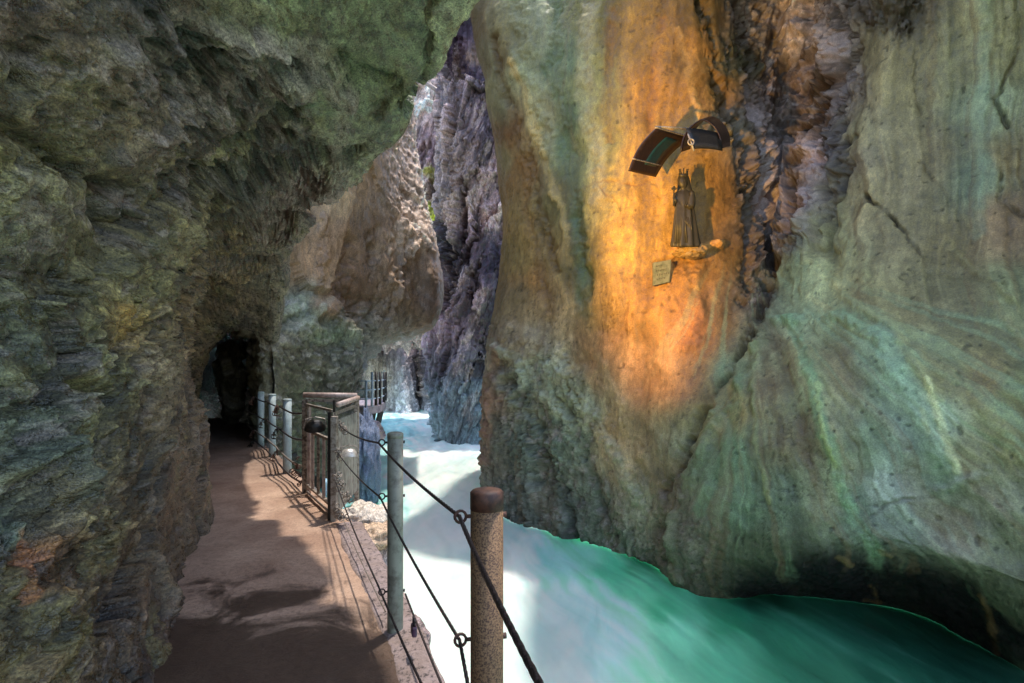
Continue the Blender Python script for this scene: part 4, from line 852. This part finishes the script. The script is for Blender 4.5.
# knotted wire and small chain on the gate post
def chain(pts, parent_loc, label, n=14, s=.022, mat=None, jitter=.02, group='chains knotted on the gate post'):
    bm = bmesh.new(); p = cat(pts, 12); k = len(p)
    rnd = random.Random(n)
    for i in range(n):
        q = Vector(p[int(i*(k-1)/(n-1))]) + Vector((rnd.uniform(-1, 1), rnd.uniform(-1, 1), rnd.uniform(-1, 1)))*jitter
        nr = Vector((rnd.uniform(-1, 1), rnd.uniform(-1, 1), rnd.uniform(-1, 1)))
        tube(bm, circ(q, nr, s*rnd.uniform(.7, 1.2), 9), s*.2, 5, closed=True)
    o = bm_obj('chain', bm, mat or M['cablepale'], None, True)
    tag(o, label, 'chain', group); return o
chain([(-1.73, 5.15, .99), (-1.68, 5.10, .95), (-1.64, 5.05, .93)], None, 'rusty chain knot at the upper cable on the gate post', 12, .025)
chain([(-1.75, 5.15, .72), (-1.72, 5.12, .66)], None, 'short chain knot at the middle cable on the gate post', 10, .022)
chain([(-1.76, 5.14, .47), (-1.70, 5.08, .38), (-1.62, 5.0, .31), (-1.56, 4.9, .27)], None, 'long tangled chain hanging halfway down the gate post', 26, .026, jitter=.03)
chain([(-1.78, 5.13, .14), (-1.70, 5.08, .12), (-1.64, 5.0, .06)], None, 'tangled chain at the foot of the gate post', 20, .026, jitter=.035)

# floodlights on the gate
def flood(c, s, rz, tilt, mat, label, glass):
    t = thing('floodlight', c, label, 'floodlight', 'floodlights on the gate')
    mt = Matrix.Translation(c) @ Matrix.Rotation(rz, 4, 'Z') @ Matrix.Rotation(tilt, 4, 'X')
    bm = bmesh.new(); rings = [(-.5, .12), (-.45, .32), (-.2, .48), (.1, .55), (.16, .56)]
    pr = []
    for z, r in rings: pr.append([bm.verts.new(mt @ Vector((math.cos(a)*r*s*1.25, math.sin(a)*r*s, -z*s))) for a in [2*math.pi*k/20 for k in range(20)]])
    for i in range(len(pr)-1):
        for k in range(20): bm.faces.new((pr[i][k], pr[i][(k+1) % 20], pr[i+1][(k+1) % 20], pr[i+1][k]))
    bm.faces.new(pr[0]); bm_obj('housing', bm, mat, t, True)
    bm = bmesh.new(); bm.faces.new([bm.verts.new(mt @ Vector((math.cos(a)*.53*s*1.25, math.sin(a)*.53*s, -.13*s))) for a in [2*math.pi*k/20 for k in range(20)]]); bm_obj('glass', bm, glass, t)
    bm = bmesh.new(); tube(bm, [mt @ Vector(p) for p in ((-.72*s, 0, -.05*s), (-.6*s, 0, .62*s), (0, 0, .78*s), (.6*s, 0, .62*s), (.72*s, 0, -.05*s))], .05*s, 6); bm_obj('bracket', bm, M['steel'], t)
M['lens'] = simple_mat('amber_lamp_glass', (.45, .30, .14), .2, 0)
flood(P(315, 427, 5.95), .17, .4, R(25), M['black'], 'black floodlight hanging inside the gate frame', M['black'])
flood(P(349, 455, 5.45), .135, .3, R(-10), M['lampcase'], 'pale dirty floodlight on the slatted gate panel', M['lens'])

# ------------------------------------------------------------------ SECOND RAILING, toward the tunnel
r2 = thing('cable_railing', (-3.38, 7.7, 0), 'railing of three pale posts at the tunnel mouth', 'railing')
PS = [(-3.38, 7.7), (-4.33, 9.25), (-5.1, 10.4)]
for (x, y), h in zip(PS, (1.11, 1.12, 1.12)):
    post(x, y, .062, h, M['palepost'], M['palepost'], r2, None, (1.0, .66, .33), rustband=.03)
for z, mm in ((1.0, 'cable'), (.66, 'cable'), (.33, 'cablepale'), (.12, 'cable')):
    pts = [(A[0]-.03, A[1]+.03, z)]
    for a, b in zip([(A[0], A[1])]+PS[:-1], PS):
        pts.append(((a[0]+b[0])/2-.05, (a[1]+b[1])/2, z-.05)); pts.append((b[0]-.09, b[1]-.04, z))
    pts.append((-6.0, 11.6, z))
    cable(pts, .013, M[mm], r2, twist=False)
rnd = random.Random(3)
for i in range(9):
    k = rnd.randrange(3); x, y = PS[k]; z = (1.0, .66, .33, .12)[i % 4]
    chain([(x-.1, y-.06, z), (x-.16+rnd.uniform(-.05, .05), y-.1, z-.12)], None, 'tangled chain at post %s of the pale tunnel railing' % ('nearest', 'middle', 'farthest')[k] if False else 'small tangled chain on a cable of the pale tunnel railing', 7, .03, M['black'] if i % 2 else M['rustcap'], .03, 'chains on the tunnel railing')
chain([(-2.66, 6.42, .12), (-2.75, 6.5, .25), (-2.72, 6.45, .4)], None, 'rusty chain coiled at the foot of the brown gate post', 16, .03, M['rustcap'], .04, None)
tb = tube
# ------------------------------------------------------------------ FAR PLATFORM
pf = thing('viewing_platform', P(368, 405, 24), 'small metal walkway platform over the river at the far arch', 'platform')
bm = bmesh.new()
pts = [P(352, 404, 22.5), P(366, 406, 22.2), P(380, 403, 23.5), P(386, 396, 27), P(380, 394, 30), P(352, 394, 30)]
vs = [bm.verts.new((p[0], p[1], .02)) for p in pts]; vb = [bm.verts.new((p[0], p[1], -.32)) for p in pts]
bm.faces.new(vs); bm.faces.new(vb[::-1])
for i in range(6): bm.faces.new((vs[i], vb[i], vb[(i+1) % 6], vs[(i+1) % 6]))
M['deck'] = simple_mat('violet_grey_concrete', (.33, .26, .27), .7, 0, scale=4, c2=(.2, .15, .16)); M['bluepost'] = simple_mat('blue_grey_paint', (.35, .42, .50), .5)
bm_obj('deck', bm, M['deck'], pf)
def pp(px, Y, z=0): return ((px-HX)/F*Y, Y, z)
PF = [(358, 22.4), (366, 22.4), (372, 22.8), (376, 23.4), (380, 24), (384, 26), (385.5, 28)]
for k, (px, Y) in enumerate(PF):
    bm = bmesh.new(); tube(bm, [pp(px, Y, 0), pp(px, Y, 1.55 if k != 1 else 1.15)], .06 if k < 3 else .075, 8); bm_obj('post', bm, M['bluepost'] if k < 3 else M['black'], pf, True)
for z in (.35, .75, 1.15):
    bm = bmesh.new(); tube(bm, [pp(px, Y, z) for px, Y in PF], .03, 6); bm_obj('rail', bm, M['bluepost'], pf, True)
bm = bmesh.new()
for px in (362, 374, 381): beam(bm, pp(px, 24.5, -.3), pp(px-6, 25, -1.6), .2, .2)
bm_obj('support', bm, M['black'], pf)

# fallen pole wedged high in the gorge
bm = bmesh.new(); tube(bm, [P(426, 83, 31), P(441, 93, 31.2), P(457, 104, 31.5)], [.12, .14, .11], 8)
tag(bm_obj('log', bm, M['rail'], None, True), 'pale bare log wedged across the gorge high up', 'log')

# ------------------------------------------------------------------ SHRINE: statue, canopy, plaque
wy = min(surf_Y('gorge_wall', x, y) for x in (676, 684, 692) for y in (190, 215, 240))
SY = wy - .32
print('statue wall depth', wy)
M['statue'] = simple_mat('weathered_bronze_statue', (.065, .048, .022), .5, .25, scale=18, c2=(.05, .038, .02), thr=(.42, .65), bmp=.4)
scl = SY/F
def sp(x, y, d=0): return Vector(P(x, y, SY + d*scl))     # d in pixels of depth
st = thing('statue', sp(689, 245), 'weathered standing statue in a long robe with crown, on a rock ledge under the canopy', 'statue')
SX = 1.28
def loft(bm, rows, seg=28, folds=0, fa=0, cap=True, ph=0):
    rings = []
    for (x, y, rx, ry, dd) in rows:
        rg = []
        for k in range(seg):
            a = 2*math.pi*k/seg
            f = 1 + fa*math.sin(folds*a+ph + y*.05)*min(1, max(0, (y-180)/30)) if folds else 1
            rg.append(bm.verts.new(sp(684+(x-684)*SX+math.cos(a)*rx*f*SX, y, dd+math.sin(a)*ry*f)))
        rings.append(rg)
    for i in range(len(rings)-1):
        for k in range(seg): bm.faces.new((rings[i][k], rings[i][(k+1) % seg], rings[i+1][(k+1) % seg], rings[i+1][k]))
    if cap: bm.faces.new(rings[0]); bm.faces.new(rings[-1][::-1])
# body with robe, shoulders, neck and head as one figure
bm = bmesh.new()
loft(bm, [(683.6, 175.5, .8, .8, 0), (683.4, 176.5, 2.6, 2.9, 0), (683.2, 179, 3.7, 4.1, 0), (683.2, 182, 3.9, 4.2, -.4), (683.4, 185, 3.4, 3.8, -.6), (683.6, 187, 2.5, 2.9, -.3), (683.8, 189, 2.1, 2.2, .2), (684, 190.5, 3.2, 2.6, .4),
          (684, 192, 6.2, 3.6, .4), (684, 194, 8.2, 4.4, .2), (684.2, 198, 8.6, 5.2, -.4), (684.5, 204, 8.2, 5.4, -.8), (684.6, 209, 7.2, 5.0, -.8), (684.8, 214, 7.8, 5.4, -.6), (685, 222, 8.6, 6.2, -.4), (685.2, 232, 9.6, 6.8, 0), (685.4, 240, 10.6, 7.4, 0), (685.4, 245, 11.4, 8, 0), (685.4, 247, 10.8, 7.6, 0)], 72, 9, .09)
body = bm_obj('figure', bm, M['statue'], st, True)
bm = bmesh.new()                                        # face features
for (x, y, d, r) in ((683.2, 182.4, -4.6, .75), (683.2, 181.4, -4.3, .5), (681.6, 180.8, -3.9, .45), (684.8, 180.8, -3.9, .45), (683.2, 184.4, -3.9, .6)):
    bmesh.ops.create_uvsphere(bm, u_segments=10, v_segments=6, radius=r*scl, matrix=Matrix.Translation(sp(x, y, d)))
bm_obj('face', bm, M['statue'], st, True)
bm = bmesh.new()                                        # hair / veil falling behind shoulders
loft(bm, [(683.6, 174.6, 1.5, 1.5, .8), (683.6, 176, 4.0, 3.8, 1.2), (683.8, 180, 4.9, 4.2, 1.6), (684.2, 186, 5.2, 3.6, 2.2), (684.6, 191, 6.4, 3.4, 2.8), (685, 196, 7.2, 2.6, 3.4)], 30)
bm_obj('veil', bm, M['statue'], st, True)
bm = bmesh.new()                                        # mantle hanging in long folds over one side
for k in range(7):
    x0 = 677.5+k*.9; x1 = 675.5+k*1.9
    tube(bm, [sp(x0, 194+k*.7, -3.0), sp(x0-.4, 206, -5.2), sp((x0+x1)/2, 222, -5.6), sp(x1, 243, -6.2)], [.7*scl, 1.0*scl, 1.15*scl, 1.3*scl], 7)
bm_obj('mantle', bm, M['statue'], st, True)
bm = bmesh.new()
for k in range(5):
    tube(bm, [sp(680.5+k*2.4, 214+k, -5.4), sp(685+k*1.6, 222+k*1.4, -6.4), sp(691+k*.3, 226+k*3.0, -4.2)], .7*scl, 6)
bm_obj('girdle_fold', bm, M['statue'], st, True)
for sgn in (0, 1):
    bm = bmesh.new()
    if sgn == 0:                                        # arm raised outwards holding a sceptre
        tube(bm, [sp(678, 194.5, -.5), sp(675.4, 200, -2.4), sp(675.6, 204.5, -3.6), sp(675.2, 201, -6.2), sp(674.2, 198, -7.4)], [2.6*scl, 2.4*scl, 2.1*scl, 1.6*scl, 1.2*scl], 10)
        for q in range(4): tube(bm, [sp(674.6, 198.6+q*.55, -7.2), sp(673.3, 197.8+q*.6, -8.2), sp(673.2, 198+q*.6, -9.0)], .32*scl, 5)
        tube(bm, [sp(674.8, 198, -7.2), sp(674.9, 196.6, -8)], .35*scl, 5)
    else:                                               # arm bent across, carrying the child
        tube(bm, [sp(690.5, 194.5, -.5), sp(693, 200, -1.8), sp(692.2, 205.4, -4.0), sp(689, 206, -6.6), sp(686.5, 205.4, -7.4)], [2.6*scl, 2.5*scl, 2.2*scl, 1.6*scl, 1.2*scl], 10)
        for q in range(4): tube(bm, [sp(687, 204.4+q*.6, -7.2), sp(685.6, 204.2+q*.6, -8), sp(684.9, 204.5+q*.6, -7.8)], .32*scl, 5)
        tube(bm, [sp(687.2, 204.2, -7.3), sp(686.6, 202.8, -7.8)], .35*scl, 5)
    bm_obj('arm', bm, M['statue'], st, True)
bm = bmesh.new()
tube(bm, [sp(673.2, 206, -8.4), sp(674.0, 190, -8.4)], .55*scl, 8)
for dx, dy in ((0, -2.4), (-1.5, -1), (1.5, -1), (0, 0)): bmesh.ops.create_icosphere(bm, subdivisions=2, radius=1.25*scl, matrix=Matrix.Translation(sp(674+dx, 189.6+dy, -8.4)))
bm_obj('sceptre', bm, M['statue'], st, True)
bm = bmesh.new()                                        # small child figure on the arm
loft(bm, [(690.4, 190.6, .5, .5, -5), (690.4, 191.4, 1.7, 1.7, -5), (690.4, 193.4, 2.1, 2.1, -5), (690.2, 195.2, 1.4, 1.4, -5), (690.2, 196.6, 2.8, 2.0, -5), (690, 200, 2.9, 2.2, -5), (689.6, 204.4, 3.2, 2.6, -5.2), (689.2, 208.6, 2.4, 2, -5.2)], 20)
bm_obj('child', bm, M['statue'], st, True)
bm = bmesh.new()                                        # crown: band and points
loft(bm, [(683.6, 177, 3.4, 3.4, .2), (683.6, 175.2, 3.7, 3.7, .2), (683.6, 173.6, 3.9, 3.9, .2)], 24)
for k in range(8):
    a = 2*math.pi*k/8; tube(bm, [sp(683.6+3.5*math.cos(a), 174, .2+3.5*math.sin(a)), sp(683.6+4.4*math.cos(a), 169.8, .2+4.4*math.sin(a))], [.9*scl, .35*scl], 6)
    bmesh.ops.create_icosphere(bm, subdivisions=1, radius=.7*scl, matrix=Matrix.Translation(sp(683.6+4.4*math.cos(a), 169.4, .2+4.4*math.sin(a))))
tube(bm, [sp(683.6, 174, .2), sp(683.6, 168.4, .2)], .6*scl, 6)
bm_obj('crown', bm, M['statue'], st, True)
lg = boulder('rock_ledge', sp(692, 252, 8), (.27, .20, .13), 21, M['wallR'], (150, 118, 72), 'ochre rock ledge carrying the crowned statue', sub=5)
lg['category'] = 'ledge'
# canopy
cn = thing('canopy', sp(690, 132), 'dark curved two-leaf metal canopy fixed above the statue', 'canopy')
M['canopy'] = simple_mat('dark_brown_sheet_metal', (.035, .02, .016), .35, .3, scale=14, c2=(.06, .03, .022)); M['teal'] = simple_mat('painted_teal_reflection', (.012, .06, .07), .35, .2, scale=12, c2=(.02, .04, .045))
def sheet(fn, nu_, nv_, mat, name, parent, th=.02):
    bm = bmesh.new(); g_ = [[bm.verts.new(fn(i/(nu_-1), j/(nv_-1))) for j in range(nv_)] for i in range(nu_)]
    for i in range(nu_-1):
        for j in range(nv_-1): bm.faces.new((g_[i][j], g_[i+1][j], g_[i+1][j+1], g_[i][j+1]))
    o = bm_obj(name, bm, mat, parent, True); s = o.modifiers.new('thick', 'SOLIDIFY'); s.thickness = th; return o
def q4(a, b, c, d, u, v): return [(a[k]*(1-u)+b[k]*u)*(1-v)+(d[k]*(1-u)+c[k]*u)*v for k in range(3)]
def leafL(u, v):   # v: from the joint at the wall side down the arc; u across, from front edge to wall
    x, y, d = q4((656, 128, -34), (690, 138, 12), (655, 177, 8), (628, 171, -36), u, v)
    b = math.sin(v*math.pi)*4.2
    return sp(x-b*.75, y-b*.6, d)
sheet(leafL, 10, 16, M['canopy'], 'leaf', cn)
def leafT(u, v): 
    p = leafL(.42+u*.40, .12+v*.68); n = Vector((.35, -.6, -.75)); return p + n*.022
sheet(leafT, 5, 12, M['teal'], 'reflection_strip', cn, .004)  # teal reflection on the canopy underside, painted as a thin sheet
bm = bmesh.new()
tube(bm, [leafL(k/10, .02)+Vector((0, -.02, .015)) for k in range(11)], .02, 8)
tube(bm, [leafL(k/10, .78)+Vector((0, -.03, .01)) for k in range(11)], .014, 8)
bm_obj('rib', bm, M['steel'], cn, True)
def leafR(u, v):   # arched leaf: u from front to wall, v along arch
    a = math.pi*(1-v)
    cx, cy = 711, 141
    x = cx + 18.5*math.cos(a)*(1 if v > .5 else 1.1); y = cy - 24*math.sin(a)**.8 + (5 if v > .5 else 8)*abs(math.cos(a))
    return sp(x - (1-u)*9, y + (1-u)*3, -26*(1-u)+6)
sheet(leafR, 8, 22, M['canopy'], 'leaf', cn)
def plateR(u, v): x, y, d = q4((686, 129, -20), (719, 134, -16), (722, 151, -24), (692, 149, -28), u, v); return sp(x, y+math.sin(u*math.pi)*-1.2, d)
sheet(plateR, 8, 4, M['black'], 'valance', cn)
bm = bmesh.new(); tube(bm, circ(sp(691, 142, -31), (0, 1, 0), .05, 16), .014, 6, closed=True); tube(bm, [sp(688, 134, -28), sp(691, 142, -30), sp(694, 151, -29)], .016, 6); tube(bm, [sp(656, 127, -30), sp(680, 128, -20), sp(700, 130, 8)], .018, 6)
bm_obj('clamp', bm, M['steel'], cn, True)
bm = bmesh.new(); tube(bm, [sp(688, 131, -4), sp(692, 126, 45)], .03, 8); tube(bm, [sp(716, 126, -8), sp(718, 122, 50)], .03, 8); bm_obj('bracket', bm, M['black'], cn, True)

# plaque
wyp = min(surf_Y('gorge_wall', x, y) for x in (656, 663, 670) for y in (266, 273, 282)) - .06
def qp(x, y, d=0): return Vector(P(x, y, wyp)) + Vector((0, d, 0))
pq = thing('plaque', qp(663, 274), 'small greenish stone plaque with worn lettering below and left of the statue', 'plaque')
M['plq'] = simple_mat('mossy_plaque_stone', (.20, .19, .11), .7, 0, scale=14, c2=(.13, .13, .07)); M['ink'] = simple_mat('worn_letter_groove', (.07, .055, .03), .8)
bm = bmesh.new()
cs = [(653.5, 262.5), (671.5, 259.5), (669.5, 282), (653.5, 285.5)]
f_ = [bm.verts.new(qp(x, y)) for x, y in cs]; b_ = [bm.verts.new(qp(x, y, .08)) for x, y in cs]
bm.faces.new(f_); bm.faces.new(b_[::-1])
for i in range(4): bm.faces.new((f_[i], b_[i], b_[(i+1) % 4], f_[(i+1) % 4]))
bm_obj('slab', bm, M['plq'], pq, bevel=.008)
bm = bmesh.new(); rn = random.Random(4)
for row, (n_, ya) in enumerate(((4, 266.5), (6, 271), (7, 275.2), (5, 279.4))):
    x = 656 + rn.uniform(0, 1.5)
    for k in range(n_):
        w_ = rn.uniform(.8, 1.5); yy = ya - (x-656)*.16
        beam(bm, qp(x, yy-.9, -.004), qp(x+rn.uniform(-.3, .3), yy+.9, -.004), .004, .008)
        if k % 2: beam(bm, qp(x, yy-.8, -.004), qp(x+w_*.7, yy-.8, -.004), .004, .007)
        else: beam(bm, qp(x, yy, -.004), qp(x+w_*.7, yy, -.004), .004, .007)
        x += w_+.75
bm_obj('lettering', bm, M['ink'], pq)

# ------------------------------------------------------------------ camera, light, world
cam = bpy.data.objects.new('camera', bpy.data.cameras.new('camera')); col.objects.link(cam)
cam.location = (0, 0, EYE); cam.rotation_euler = (R(90), 0, 0)
cam.data.lens = 18; cam.data.sensor_width = 36; cam.data.shift_y = (HY-341.5)/1024; cam.data.clip_end = 500; cam.data.clip_start = .05
sc.camera = cam
w = bpy.data.worlds.new('World'); sc.world = w; w.use_nodes = True
EL = R(77.5); AZ = (.62, 1.0)      # the sun stands ahead, slightly to the right
d = Vector((AZ[0], AZ[1], 0)).normalized()*math.cos(EL) + Vector((0, 0, math.sin(EL)))
sky = w.node_tree.nodes.new('ShaderNodeTexSky'); sky.sky_type = 'NISHITA'; sky.sun_disc = False
sky.sun_elevation = EL; sky.sun_rotation = math.atan2(AZ[0], AZ[1])
bg = w.node_tree.nodes['Background']; w.node_tree.links.new(sky.outputs[0], bg.inputs[0]); bg.inputs[1].default_value = .50
sl = bpy.data.lights.new('sun', 'SUN'); sl.energy = 4.1; sl.angle = R(1.5); sl.color = (1, .95, .88)
so = bpy.data.objects.new('sun', sl); col.objects.link(so); so.rotation_euler = (-d).to_track_quat('-Z', 'Y').to_euler()
# the warm floodlight that lights the shrine (its pool and the statue's shadow are in the photograph)
sp_l = bpy.data.lights.new('shrine_floodlight', 'SPOT'); sp_l.energy = 3000; sp_l.color = (1, .59, .14); sp_l.spot_size = R(92); sp_l.spot_blend = 1.0; sp_l.shadow_soft_size = .05
so2 = bpy.data.objects.new('shrine_floodlight', sp_l); col.objects.link(so2); so2.location = (-.3, 5.2, 3.0)
az, el_ = R(35.5), R(17)
dl = Vector((math.sin(az)*math.cos(el_), math.cos(az)*math.cos(el_), math.sin(el_)))
so2.rotation_euler = dl.to_track_quat('-Z', 'Y').to_euler(); so2.scale = (.33, 1, 1)      # barn doors: a tall narrow beam
sc.view_settings.view_transform = 'Standard'; sc.view_settings.look = 'None'; sc.view_settings.exposure = 0
sc.cycles.use_denoising = True; sc.cycles.max_bounces = 6; sc.cycles.diffuse_bounces = 3; sc.cycles.use_adaptive_sampling = True; sc.cycles.adaptive_threshold = .02; sc.cycles.glossy_bounces = 2
sc.render.film_transparent = False
